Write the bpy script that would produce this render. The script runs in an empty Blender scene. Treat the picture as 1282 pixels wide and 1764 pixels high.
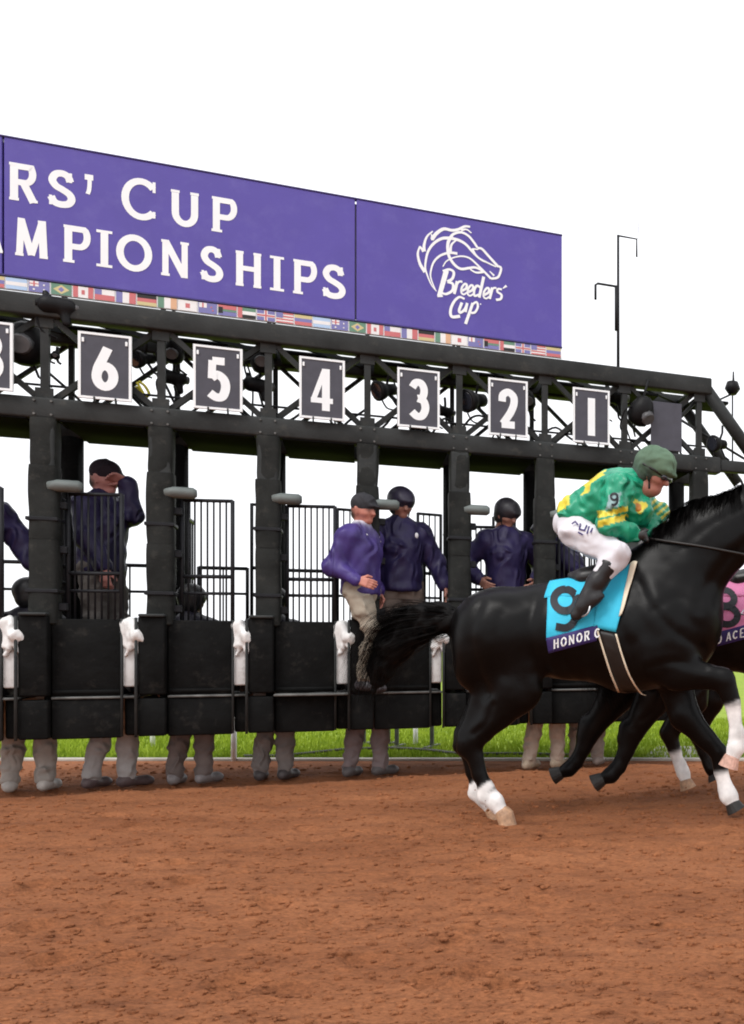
import bpy, bmesh, math, random
import numpy as np
from mathutils import Vector, Matrix
random.seed(7); np.random.seed(7)
SC = bpy.context.scene
COL = SC.collection
# ------------------------------------------------------------------ camera
F_PX, CX, CY, CAM_H = 1632.0, 1350.0, 1122.0, 1.15      # the photograph is an off-centre crop of a level view
PW, PH = 1282.0, 1764.0
cam_d = bpy.data.cameras.new('camera'); cam = bpy.data.objects.new('camera', cam_d); COL.objects.link(cam)
cam.location = (0, 0, CAM_H); cam.rotation_euler = (math.pi/2, 0, 0)
cam_d.sensor_fit = 'VERTICAL'; cam_d.sensor_height = 36.0; cam_d.sensor_width = 36.0
cam_d.lens = 36.0*F_PX/PH
cam_d.shift_x = -(CX-PW/2)/PH
cam_d.shift_y = (CY-PH/2)/PH
cam_d.clip_start = 0.05; cam_d.clip_end = 6000
SC.camera = cam
# ------------------------------------------------------------------ sky and sun (overcast)
SUN_EL, SUN_AZ = math.radians(52), math.radians(205)
wd = bpy.data.worlds.new('World'); SC.world = wd; wd.use_nodes = True
nt = wd.node_tree; nt.nodes.clear()
sky = nt.nodes.new('ShaderNodeTexSky'); sky.sky_type = 'NISHITA'; sky.sun_disc = False
sky.sun_elevation = SUN_EL; sky.sun_rotation = SUN_AZ; sky.dust_density = 4.0
hs = nt.nodes.new('ShaderNodeHueSaturation'); hs.inputs['Saturation'].default_value = 0.15
mx = nt.nodes.new('ShaderNodeMix'); mx.data_type = 'RGBA'; mx.inputs[0].default_value = 0.88
mx.inputs[7].default_value = (9.9, 10.0, 10.3, 1)
bg = nt.nodes.new('ShaderNodeBackground'); bg.inputs['Strength'].default_value = 0.12
wo = nt.nodes.new('ShaderNodeOutputWorld')
nt.links.new(sky.outputs[0], hs.inputs['Color']); nt.links.new(hs.outputs[0], mx.inputs[6])
nt.links.new(mx.outputs[2], bg.inputs[0]); nt.links.new(bg.outputs[0], wo.inputs[0])
sd = bpy.data.lights.new('sun', 'SUN'); sd.energy = 1.4; sd.angle = math.radians(25); sd.color = (1, .97, .93)
sun = bpy.data.objects.new('sun', sd); COL.objects.link(sun)
sun.rotation_euler = (math.pi/2-SUN_EL, 0, math.pi-SUN_AZ)
SC.view_settings.view_transform = 'Standard'; SC.view_settings.look = 'None'
SC.view_settings.exposure = 0.3; SC.view_settings.gamma = 1.0
SC.view_settings.use_curve_mapping = False
SC.render.engine = 'CYCLES'
SC.cycles.max_bounces = 6; SC.cycles.filter_width = 1.9

# ------------------------------------------------------------------ geometry of the place
D0 = 7.6
TH = math.atan2(1632, 3650)
GX, GY = math.cos(TH), math.sin(TH)
X0, Y0 = (187-CX)/F_PX*D0, D0
W = D0/(24.03*GY)                                        # pitch of the stalls, about 0.77 m
def at(px, py, Y): return Vector(((px-CX)/F_PX*Y, Y, CAM_H-(py-CY)/F_PX*Y))
def gu(px, v=0.0):
    k = (px-CX)/F_PX
    return (k*(Y0+v*GX)-X0+v*GY)/(GX-k*GY)
def gz(px, py, v=0.0):
    Y = Y0+gu(px, v)*GY+v*GX
    return CAM_H-(py-CY)/F_PX*Y
def GW(u, v, z=0.0): return Vector((X0+u*GX-v*GY, Y0+u*GY+v*GX, z))
COLS = [(-.53+.995*k)*W for k in range(-1, 8)]           # front columns along the gate
# ------------------------------------------------------------------ numpy noise
def _hash(ix, iy, iz, s):
    n = (ix*374761393+iy*668265263+iz*2147483647+s*1274126177) & 0xffffffff
    n = ((n ^ (n >> 13))*1274126177) & 0xffffffff
    return ((n ^ (n >> 16)) & 0xffff)/65535.0
def noise3(P, seed=0):
    P = np.asarray(P, float); i = np.floor(P).astype(np.int64); f = P-i; f = f*f*(3-2*f)
    r = 0
    for a in (0, 1):
        wa = f[:, 0] if a else 1-f[:, 0]
        for b in (0, 1):
            wb = f[:, 1] if b else 1-f[:, 1]
            for c in (0, 1):
                wc = f[:, 2] if c else 1-f[:, 2]
                r = r+wa*wb*wc*_hash(i[:, 0]+a, i[:, 1]+b, i[:, 2]+c, seed)
    return r*2-1
# ------------------------------------------------------------------ materials
MATS = {}
def mat(name, col, rough=.6, var=.15, scale=8.0, bump=0.0, bscale=60.0, spec=.4, metal=0.0, attr=False, dirt=None, sheen=0.0, coat=0.0, ridge=None):
    if name in MATS: return MATS[name]
    m = bpy.data.materials.new(name); m.use_nodes = True; n = m.node_tree; b = n.nodes['Principled BSDF']
    tc = n.nodes.new('ShaderNodeTexCoord')
    nz = n.nodes.new('ShaderNodeTexNoise'); nz.inputs['Scale'].default_value = scale; nz.inputs['Detail'].default_value = 6
    n.links.new(tc.outputs['Object'], nz.inputs['Vector'])
    mr = n.nodes.new('ShaderNodeMapRange'); mr.inputs[1].default_value = .25; mr.inputs[2].default_value = .75
    mr.inputs[3].default_value = 1-var; mr.inputs[4].default_value = 1+var
    n.links.new(nz.outputs['Fac'], mr.inputs[0])
    mu = n.nodes.new('ShaderNodeMix'); mu.data_type = 'RGBA'; mu.blend_type = 'MULTIPLY'; mu.inputs[0].default_value = 1
    n.links.new(mr.outputs[0], mu.inputs[7])
    if attr:
        at_ = n.nodes.new('ShaderNodeAttribute'); at_.attribute_name = 'Col'; n.links.new(at_.outputs['Color'], mu.inputs[6])
    else: mu.inputs[6].default_value = (*col, 1)
    out = mu.outputs[2]
    if dirt:
        n2 = n.nodes.new('ShaderNodeTexNoise'); n2.inputs['Scale'].default_value = dirt[1]; n2.inputs['Detail'].default_value = 8
        n2.inputs['Roughness'].default_value = .7
        n.links.new(tc.outputs['Object'], n2.inputs['Vector'])
        r2 = n.nodes.new('ShaderNodeMapRange'); r2.inputs[1].default_value = dirt[2]; r2.inputs[2].default_value = dirt[2]+.2
        r2.inputs[4].default_value = dirt[3]
        n.links.new(n2.outputs['Fac'], r2.inputs[0])
        m2 = n.nodes.new('ShaderNodeMix'); m2.data_type = 'RGBA'; m2.inputs[7].default_value = (*dirt[0], 1)
        n.links.new(r2.outputs[0], m2.inputs[0]); n.links.new(out, m2.inputs[6]); out = m2.outputs[2]
    n.links.new(out, b.inputs['Base Color'])
    b.inputs['Roughness'].default_value = rough; b.inputs['Specular IOR Level'].default_value = spec; b.inputs['Metallic'].default_value = metal
    if sheen: b.inputs['Sheen Weight'].default_value = sheen
    if coat: b.inputs['Coat Weight'].default_value = coat; b.inputs['Coat Roughness'].default_value = .25
    if ridge:
        wv = n.nodes.new('ShaderNodeTexNoise'); wv.noise_type = 'RIDGED_MULTIFRACTAL'; wv.inputs['Scale'].default_value = ridge[0]; wv.inputs['Detail'].default_value = 2.5; wv.inputs['Distortion'].default_value = 1.1
        mp = n.nodes.new('ShaderNodeMapping'); mp.inputs['Scale'].default_value = ridge[2]; n.links.new(tc.outputs['Object'], mp.inputs['Vector']); n.links.new(mp.outputs[0], wv.inputs['Vector'])
        bp = n.nodes.new('ShaderNodeBump'); bp.inputs['Strength'].default_value = 1.0; bp.inputs['Distance'].default_value = ridge[1]
        n.links.new(wv.outputs['Fac'], bp.inputs['Height']); n.links.new(bp.outputs[0], b.inputs['Normal'])
    elif bump:
        nb = n.nodes.new('ShaderNodeTexNoise'); nb.inputs['Scale'].default_value = bscale; nb.inputs['Detail'].default_value = 4
        n.links.new(tc.outputs['Object'], nb.inputs['Vector'])
        bp = n.nodes.new('ShaderNodeBump'); bp.inputs['Strength'].default_value = bump; bp.inputs['Distance'].default_value = .01
        n.links.new(nb.outputs['Fac'], bp.inputs['Height']); n.links.new(bp.outputs[0], b.inputs['Normal'])
    MATS[name] = m
    return m
M_STEEL = mat('gate_paint', (.033, .0355, .0355), .55, .35, 4, .15, 40, .12, dirt=((.13, .12, .10), 9, .56, .30))
M_PAD = mat('gate_pad_vinyl', (.0062, .0064, .0064), .7, .45, 6, .5, 22, .10, dirt=((.070, .063, .054), 9, .56, .35))
M_GRIP = mat('grey_green_pad', (.13, .15, .145), .6, .25, 9, .2, 40)
M_WHITEPAD = mat('white_vinyl', (.74, .74, .73), .55, .12, 10, .25, 30, dirt=((.32, .29, .25), 12, .55, .6))
M_BAR = mat('grille_paint', (.018, .019, .022), .5, .2, 10, spec=.15)
M_DEVICE = mat('device_plastic', (.009, .009, .010), .5, .3, 14, .1, 60, .15)
M_DEVGREY = mat('device_grey', (.09, .09, .095), .4, .3, 14)
M_GLASS = mat('lens_glass', (.02, .022, .03), .06, .1, 4, spec=.8)
M_YELLOW = mat('yellow_plastic', (.62, .55, .04), .5)
M_PURPLE = mat('banner_purple', (.092, .070, .36), .55, .06, 3, .15, 180, dirt=((.125, .105, .40), 5, .5, .55))
M_WHITE = mat('white_print', (.87, .91, .93), .55, .03)
M_PLATE = mat('plate_grey', (.060, .060, .078), .5, .15, 10)
M_SEAM = mat('seam_dark', (.05, .04, .16), .6)
M_ALU = mat('panel_edge', (.25, .24, .36), .45)
# ------------------------------------------------------------------ mesh helpers
def link(name, me, m=None, parent=None, smooth=False):
    o = bpy.data.objects.new(name, me); COL.objects.link(o)
    if m is not None and not me.materials: me.materials.append(m)
    if parent is not None: o.parent = parent
    if smooth: me.polygons.foreach_set('use_smooth', [True]*len(me.polygons))
    return o
def mesh_of(name, vs, fs):
    me = bpy.data.meshes.new(name); me.from_pydata([tuple(v) for v in vs], [], [tuple(f) for f in fs]); me.update(); return me
def thing(name, label, cat, loc=(0, 0, 0), rz=0.0, group=None):
    o = bpy.data.objects.new(name, None); COL.objects.link(o); o.location = loc; o.rotation_euler = (0, 0, rz); o.empty_display_size = .1
    return tag(o, label, cat, group)
def tag(o, label, cat, group=None):
    o['label'] = label; o['category'] = cat
    if group: o['group'] = group
    return o
def struct(o, kind='structure', label=None):
    o['kind'] = kind
    if label: o['label'] = label
    return o
def box_bm(x0, x1, y0, y1, z0, z1, bev=.01, seg=2):
    bm = bmesh.new(); bmesh.ops.create_cube(bm, size=1)
    for v in bm.verts:
        v.co = Vector((x0+(v.co.x+.5)*(x1-x0), y0+(v.co.y+.5)*(y1-y0), z0+(v.co.z+.5)*(z1-z0)))
    if bev:
        bmesh.ops.bevel(bm, geom=bm.edges[:], offset=bev, segments=seg, profile=.5, affect='EDGES')
    return bm
def bm_obj(name, bm, m, parent, smooth=False):
    me = bpy.data.meshes.new(name); bm.to_mesh(me); bm.free()
    return link(name, me, m, parent, smooth)
def box(name, m, parent, x0, x1, y0, y1, z0, z1, bev=.01, seg=2):
    return bm_obj(name, box_bm(x0, x1, y0, y1, z0, z1, bev, seg), m, parent, False)
def tube_data(pts, rads, n=8, caps=True, vs=None, fs=None):
    vs = [] if vs is None else vs; fs = [] if fs is None else fs
    pts = [Vector(p) for p in pts]; base = len(vs); L = len(pts)
    if not hasattr(rads, '__len__'): rads = [rads]*L
    up = None
    for i, p in enumerate(pts):
        t = (pts[min(i+1, L-1)]-pts[max(i-1, 0)]).normalized()
        if up is None:
            up = Vector((0, 0, 1)) if abs(t.z) < .9 else Vector((0, 1, 0))
        a = t.cross(up).normalized(); b = a.cross(t).normalized(); up = b
        for j in range(n):
            q = 2*math.pi*(j+.5)/n
            vs.append(p+(a*math.cos(q)+b*math.sin(q))*rads[i])
    for i in range(L-1):
        for j in range(n):
            k = (j+1) % n
            fs.append((base+i*n+j, base+i*n+k, base+(i+1)*n+k, base+(i+1)*n+j))
    if caps:
        fs.append(tuple(base+j for j in range(n))[::-1]); fs.append(tuple(base+(L-1)*n+j for j in range(n)))
    return vs, fs
def tube(name, m, parent, pts, rads, n=8, smooth=True):
    vs, fs = tube_data(pts, rads, n); me = mesh_of(name, vs, fs)
    o = link(name, me, m, parent, smooth)
    if smooth:
        for p in me.polygons:
            if len(p.vertices) > 4: p.use_smooth = False
    return o
def sqbar(name, m, parent, a, b, w):                      # a square-section bar between two points
    vs, fs = tube_data([a, b], w*.7071, 4); return link(name, mesh_of(name, vs, fs), m, parent)
def catmull(pts, n=6, closed=False):
    P = [np.array(p, float) for p in pts]; out = []
    L = len(P); rng = range(L if closed else L-1)
    for i in rng:
        p1, p2 = P[i], P[(i+1) % L]
        p0 = P[i-1] if (i > 0 or closed) else 2*p1-p2
        p3 = P[(i+2) % L] if (i+2 < L or closed) else 2*p2-p1
        for k in range(n):
            t = k/n
            out.append(.5*(2*p1+(p2-p0)*t+(2*p0-5*p1+4*p2-p3)*t*t+(3*p1-p0-3*p2+p3)*t**3))
    if not closed: out.append(P[-1])
    return out
# ------------------------------------------------------------------ flat strokes (lettering)
def stroke_faces(vs, fs, pts, w, closed=False):
    """pts 2-D; a ribbon of width w (number or list) appended to vs (2-D) / fs"""
    P = [np.array(p[:2], float) for p in pts]; L = len(P); b = len(vs)
    ws = w if hasattr(w, '__len__') else [w]*L
    for i in range(L):
        a = P[i-1] if (i > 0 or closed) else P[i]; c = P[(i+1) % L] if (i < L-1 or closed) else P[i]
        d1 = P[i]-a; d2 = c-P[i]
        if not d1.any(): d1 = d2
        if not d2.any(): d2 = d1
        d1 = d1/(np.linalg.norm(d1)+1e-9); d2 = d2/(np.linalg.norm(d2)+1e-9)
        n1 = np.array((-d1[1], d1[0])); n2 = np.array((-d2[1], d2[0])); nn = n1+n2; q = nn.dot(nn)
        nn = nn/ max(math.sqrt(q), 1e-6); k = 1/max(.45, nn.dot(n1))
        vs.append(P[i]+nn*ws[i]*.5*k); vs.append(P[i]-nn*ws[i]*.5*k)
    for i in range(L if closed else L-1):
        j = (i+1) % L
        fs.append((b+2*i, b+2*i+1, b+2*j+1, b+2*j))
def arc(cx, cy, rx, ry, a0, a1, n=14):
    return [(cx+rx*math.cos(math.radians(a0+(a1-a0)*i/n)), cy+ry*math.sin(math.radians(a0+(a1-a0)*i/n))) for i in range(n+1)]
SPL = lambda *p: catmull(p, 6)
S_PTS = [(.90, .76), (.80, .92), (.55, 1.0), (.25, .95), (.10, .76), (.26, .58), (.56, .48), (.86, .36), (.96, .20), (.82, .05), (.50, 0), (.20, .05), (.04, .22)]
def glyph(ch, serif=True):
    """list of (points, weight) in a unit box; weight multiplies the stroke width; weight<0: serif"""
    s = []
    def sf(x, y, l=.17, d=1): s.append(([(x-l, y), (x+l, y)], -.42))
    if ch == 'R':
        s += [([(.12, 0), (.12, 1)], 1), ([(.12, 1), (.55, 1)]+arc(.58, .75, .30, .25, 90, -90)[1:]+[(.12, .5)], .9), ([(.50, .5), (.92, 0)], 1)]
        if serif: sf(.12, -.07, .2); sf(.06, 1.07, .14); sf(.95, -.07, .14)
    elif ch == 'P':
        s += [([(.18, 0), (.18, 1)], 1), ([(.18, 1), (.60, 1)]+arc(.64, .72, .34, .28, 90, -90)[1:]+[(.18, .44)], .9)]
        if serif: sf(.2, -.07, .24); sf(.12, 1.07, .14)
    elif ch == 'S':
        s += [(SPL(*S_PTS), 1)]
        if serif: s += [([(.92, .70), (.92, .96)], -.36), ([(.02, .30), (.02, .04)], -.36)]
    elif ch == 'C':
        s += [(arc(.5, .5, .5, .5, 42, 318, 24), 1)]
        if serif: s += [([(.90, .70), (.90, .96)], -.40), ([(.90, .24), (.90, .08)], -.36)]
    elif ch == 'U':
        s += [([(.12, 1), (.12, .38)]+arc(.5, .36, .38, .36, 180, 360)[1:]+[(.88, 1)], 1)]
        if serif: sf(.12, 1.07); sf(.88, 1.07)
    elif ch == 'O': s += [(arc(.5, .5, .5, .5, 0, 360, 28)[:-1], 1, True)]
    elif ch == 'A':
        s += [([(.04, 0), (.48, 1)], .8), ([(.96, 0), (.52, 1)], 1), ([(.22, .3), (.78, .3)], .7)]
        if serif: sf(.04, -.07, .15); sf(.96, -.07, .15)
    elif ch == 'M':
        s += [([(.10, 0), (.16, 1)], .85), ([(.16, .97), (.5, .05)], .9), ([(.5, .05), (.84, .97)], .8), ([(.84, 1), (.90, 0)], 1)]
        if serif: sf(.10, -.07, .14); sf(.90, -.07, .14)
    elif ch == 'N':
        s += [([(.12, 0), (.12, 1)], .85), ([(.12, .97), (.88, .03)], 1), ([(.88, 0), (.88, 1)], .85)]
        if serif: sf(.12, -.07); sf(.88, 1.07); sf(.08, 1.07, .12)
    elif ch == 'H':
        s += [([(.12, 0), (.12, 1)], 1), ([(.88, 0), (.88, 1)], 1), ([(.12, .52), (.88, .52)], .8)]
        if serif:
            for x in (.12, .88): sf(x, -.07); sf(x, 1.07)
    elif ch == 'I':
        s += [([(.5, 0), (.5, 1)], 1)]
        if serif: sf(.5, -.07, .9); sf(.5, 1.07, .9)
    elif ch == 'E':
        s += [([(.1, 0), (.1, 1)], 1), ([(.1, 1), (.9, 1)], .8), ([(.1, .5), (.75, .5)], .8), ([(.1, 0), (.95, 0)], .8)]
    elif ch == 'D': s += [([(.1, 0), (.1, 1), (.45, 1)]+arc(.45, .5, .5, .5, 90, -90)[1:]+[(.1, 0)], 1)]
    elif ch == "'": s += [([(.5, .93), (.52, .68)], 1.1), (SPL((.66, .80), (.70, .52), (.50, .22), (.1, .04)), .55)]
    elif ch == '1': s += [([(.5, 0), (.5, 1)], 1)]
    elif ch == '2': s += [(SPL((.04, .70), (.10, .90), (.5, 1), (.9, .88), (.93, .66), (.70, .40), (.35, .17), (.10, .02)), 1), ([(0, 0), (1, 0)], 1)]
    elif ch == '3': s += [(SPL((.05, .84), (.3, .99), (.68, .98), (.88, .80), (.78, .58), (.45, .53)), .95), (SPL((.45, .53), (.85, .46), (.97, .24), (.75, .03), (.38, 0), (.02, .12)), 1)]
    elif ch == '4': s += [([(.74, 0), (.74, 1)], .92), ([(.66, .98), (-.04, .28)], .62), ([(-.24, .24), (1.2, .24)], .68)]
    elif ch == '5': s += [([(.9, 1), (.16, 1)], .95), ([(.16, 1), (.12, .50)], .85), (SPL((.10, .52), (.45, .62), (.85, .50), (.96, .28), (.78, .04), (.40, 0), (.0, .10)), 1)]
    elif ch == '6': s += [(arc(.5, .27, .47, .27, 0, 360, 24)[:-1], 1, True), (SPL((.66, 1.02), (.36, .72), (.12, .48), (.03, .27)), 1)]
    elif ch == '9': s += [(arc(.5, .72, .46, .28, 0, 360, 24)[:-1], 1, True), (SPL((.96, .74), (.97, .45), (.85, .15), (.55, 0), (.12, .03)), 1)]
    elif ch == '8': s += [(arc(.5, .77, .40, .23, 0, 360, 22)[:-1], 1, True), (arc(.5, .26, .48, .26, 0, 360, 24)[:-1], 1, True)]
    elif ch == '3b': s += []
    return s
def glyph_mesh(items, mapf):
    """items: (char, x0, x1, y0, y1, strokewidth, serif); mapf(x, y, layer) -> 3-D point"""
    V, Fc = [], []; layer = 0
    for ch, x0, x1, y0, y1, sw, serif in items:
        hx = sw*.5
        for g in glyph(ch, serif):
            pts, wt = g[0], g[1]; closed = len(g) > 2
            width = sw*wt if wt > 0 else sw*-wt
            q = []
            for (x, y) in [p[:2] for p in pts]:
                X = x0+hx+x*(x1-x0-2*hx) if ch != 'I' else (x0+x1)/2+(x-.5)*sw*1.15
                if wt < 0:                                   # serif ends sit on the letter's outer edges
                    Y = y0+y*(y1-y0)
                    if y < 0: Y = y0+width*.5
                    elif y > 1.05: Y = y1-width*.5
                else: Y = y0+hx*.9+y*(y1-y0-1.8*hx) if ch in 'SCOU2356890' else y0+(hx*.8 if (y < .02 and ch == '2') else 0)+y*(y1-y0-(hx*.8 if ch == '2' else 0))
                if wt > 0 and ch in 'RPED457' and y > .9 and len(pts) > 2: Y = y1-width*.5
                if wt > 0 and ch == '5' and len(pts) == 2 and abs(pts[0][1]-pts[1][1]) < .01: Y = y1-width*.5
                q.append((X, Y))
            vs, fs = [], []; stroke_faces(vs, fs, q, width, closed)
            b = len(V); V += [mapf(v[0], v[1], layer) for v in vs]; Fc += [tuple(b+i for i in f) for f in fs]; layer += 1
    return V, Fc
# ------------------------------------------------------------------ implicit surfaces: smooth unions of round cones and ellipsoids
class Blob:
    def __init__(s): s.P = []; s.cuts = []
    def cut(s, n, o): s.cuts.append((np.array(n, float), np.array(o, float))); return s
    def cone(s, a, b, r0, r1=None, sy=1.0, k=.05, col=None):
        s.P.append(('c', np.array(a, float), np.array(b, float), r0, r0 if r1 is None else r1, sy, k, col)); return s
    def chain(s, pts, rads, sy=1.0, k=.04, col=None):
        for i in range(len(pts)-1): s.cone(pts[i], pts[i+1], rads[i], rads[i+1], sy, k, col)
        return s
    def ell(s, c, r, rot=0.0, k=.06, col=None):
        s.P.append(('e', np.array(c, float), np.array(r, float), rot, k, col)); return s
    @staticmethod
    def d1(p, X, Y, Z):
        if p[0] == 'c':
            _, a, b, r0, r1, sy, k, c = p
            ab = b-a; ys = ab[1]/sy; L = ab[0]**2+ys**2+ab[2]**2+1e-12
            dx, dy, dz = X-a[0], (Y-a[1])/sy, Z-a[2]
            t = np.clip((dx*ab[0]+dy*ys+dz*ab[2])/L, 0, 1)
            return (np.sqrt((dx-t*ab[0])**2+(dy-t*ys)**2+(dz-t*ab[2])**2)-(r0+(r1-r0)*t))*min(1, sy**.5)
        _, c0, r, rot, k, c = p
        dx, dy, dz = X-c0[0], Y-c0[1], Z-c0[2]
        if rot: dx, dz = dx*math.cos(rot)+dz*math.sin(rot), -dx*math.sin(rot)+dz*math.cos(rot)
        k0 = np.sqrt((dx/r[0])**2+(dy/r[1])**2+(dz/r[2])**2)+1e-9
        k1 = np.sqrt((dx/r[0]**2)**2+(dy/r[1]**2)**2+(dz/r[2]**2)**2)+1e-9
        return k0*(k0-1)/k1
    @staticmethod
    def bb(p):
        if p[0] == 'c':
            _, a, b, r0, r1, sy, k, c = p; R = max(r0, r1); e = np.array((R, R*max(sy, 1) if sy > 1 else R*sy, R))
            return np.minimum(a, b)-e, np.maximum(a, b)+e, k
        _, c0, r, rot, k, c = p; R = r.copy()
        if rot: R[0] = R[2] = max(r[0], r[2])
        return c0-R, c0+R, k
    def eval(s, Q):
        X, Y, Z = Q[:, 0], Q[:, 1], Q[:, 2]; d = np.full(len(Q), 9.0)
        for p in s.P:
            e = Blob.d1(p, X, Y, Z); k = p[6] if p[0] == 'c' else p[4]
            h = np.maximum(k-np.abs(d-e), 0)/k; d = np.minimum(d, e)-h*h*k*.25
        return d
    def colours(s, Q, default, soft=.012):
        X, Y, Z = Q[:, 0], Q[:, 1], Q[:, 2]; acc = np.zeros((len(Q), 3)); wt = np.zeros(len(Q))
        ds = [Blob.d1(p, X, Y, Z) for p in s.P]; m = np.min(ds, axis=0)
        for p, e in zip(s.P, ds):
            c = p[-1] if p[-1] is not None else default
            w_ = np.exp(-(e-m)/soft); acc += w_[:, None]*np.array(c); wt += w_
        return acc/wt[:, None]
    def mesh(s, res):
        lo = np.min([Blob.bb(p)[0] for p in s.P], axis=0)-3*res; hi = np.max([Blob.bb(p)[1] for p in s.P], axis=0)+3*res
        n = np.ceil((hi-lo)/res).astype(int)+1
        ax = [lo[i]+np.arange(n[i])*res for i in range(3)]
        D = np.full(n, 1.0, np.float32)
        for p in s.P:
            a, b, k = Blob.bb(p); m = k+2.5*res
            i0 = np.clip(((a-m-lo)/res).astype(int), 0, n-1); i1 = np.clip(((b+m-lo)/res).astype(int)+2, 1, n)
            sl = tuple(slice(i0[i], i1[i]) for i in range(3))
            e = Blob.d1(p, ax[0][sl[0]][:, None, None], ax[1][sl[1]][None, :, None], ax[2][sl[2]][None, None, :]).astype(np.float32)
            d = D[sl]; h = np.maximum(k-np.abs(d-e), 0)/k; D[sl] = np.minimum(d, e)-h*h*k*.25
        for cn, co in s.cuts:
            D = np.maximum(D, (ax[0][:, None, None]-co[0])*cn[0]+(ax[1][None, :, None]-co[1])*cn[1]+(ax[2][None, None, :]-co[2])*cn[2]).astype(np.float32)
        ins = D < 0
        C = [ins[i:n[0]-1+i, j:n[1]-1+j, k:n[2]-1+k] for i in (0, 1) for j in (0, 1) for k in (0, 1)]
        cnt = sum(c.astype(np.int8) for c in C); act = (cnt > 0) & (cnt < 8)
        idx = np.argwhere(act); N = len(idx)
        vid = np.full(act.shape, -1, np.int64); vid[act] = np.arange(N)
        pos = np.zeros((N, 3)); num = np.zeros(N)
        offs = [(i, j, k) for i in (0, 1) for j in (0, 1) for k in (0, 1)]
        for a in offs:
            for axx in range(3):
                if a[axx]: continue
                b = list(a); b[axx] = 1
                da = D[idx[:, 0]+a[0], idx[:, 1]+a[1], idx[:, 2]+a[2]]; db = D[idx[:, 0]+b[0], idx[:, 1]+b[1], idx[:, 2]+b[2]]
                cr = (da < 0) != (db < 0); t = np.where(cr, da/(da-db+1e-12), 0)
                q = np.tile(np.array(a, float), (N, 1)); q[:, axx] += t
                pos += np.where(cr[:, None], q, 0); num += cr
        V = lo+(idx+pos/num[:, None])*res
        faces = []
        for axx in range(3):
            o1, o2 = [(1, 2), (2, 0), (0, 1)][axx]
            sl0 = [slice(None)]*3; sl1 = [slice(None)]*3; sl0[axx] = slice(0, -1); sl1[axx] = slice(1, None)
            A, B = ins[tuple(sl0)], ins[tuple(sl1)]
            e = np.argwhere(A != B); e = e[(e[:, o1] > 0) & (e[:, o2] > 0)]
            def g(d1, d2):
                q = e.copy(); q[:, o1] -= d1; q[:, o2] -= d2; return vid[q[:, 0], q[:, 1], q[:, 2]]
            f = np.stack([g(1, 1), g(0, 1), g(0, 0), g(1, 0)], 1)
            flip = ~A[e[:, 0], e[:, 1], e[:, 2]]; f[flip] = f[flip][:, ::-1]; faces.append(f)
        return V, np.concatenate(faces)
def fast_mesh(name, V, Fq, cols=None, smooth=True):
    me = bpy.data.meshes.new(name); me.vertices.add(len(V)); me.vertices.foreach_set('co', np.asarray(V, np.float32).ravel())
    k = Fq.shape[1]; nf = len(Fq); me.loops.add(nf*k); me.loops.foreach_set('vertex_index', Fq.astype(np.int32).ravel())
    me.polygons.add(nf); me.polygons.foreach_set('loop_start', np.arange(nf, dtype=np.int32)*k)
    me.polygons.foreach_set('use_smooth', np.full(nf, smooth)); me.update(calc_edges=True)
    if cols is not None:
        ca = me.color_attributes.new('Col', 'FLOAT_COLOR', 'POINT')
        ca.data.foreach_set('color', np.concatenate([cols, np.ones((len(V), 1))], 1).astype(np.float32).ravel())
    return me
def relax(V, Fq, it=2, lam=.5):
    for _ in range(it):
        acc = np.zeros_like(V); n = np.zeros(len(V))
        for j in range(4):
            np.add.at(acc, Fq[:, j], V[Fq[:, (j+1) % 4]]+V[Fq[:, j-1]]); np.add.at(n, Fq[:, j], 2)
        V = V+lam*(acc/np.maximum(n, 1)[:, None]-V)
    return V
def vnormals(V, Fq):
    n = np.cross(V[Fq[:, 2]]-V[Fq[:, 0]], V[Fq[:, 3]]-V[Fq[:, 1]]); N = np.zeros_like(V)
    for j in range(4): np.add.at(N, Fq[:, j], n)
    return N/(np.linalg.norm(N, axis=1)[:, None]+1e-12)
def blob_obj(name, b, res, m, parent, default=(.5, .5, .5), colf=None, folds=0.0, ffreq=9.0, seed=0, stretch=(1, 1, .55), use_col=True, it=2):
    V, Fq = b.mesh(res); V = relax(V, Fq, it)
    if folds:
        N = vnormals(V, Fq); st = np.array(stretch)
        wob = np.stack([noise3(V*4.0, seed+9), noise3(V*4.0, seed+10), noise3(V*4.0, seed+11)], 1)*.06
        n1 = noise3((V+wob)*ffreq*st, seed); n2 = noise3((V+wob)*ffreq*2.3*st, seed+1)
        V = V+N*(((.5-np.abs(n1))*folds*1.2)+n2*folds*.45)[:, None]
    c = None
    if use_col:
        c = b.colours(V, default)
        if colf is not None: c = colf(V, c)
    return link(name, fast_mesh(name, V, Fq, c), m, parent)
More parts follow.
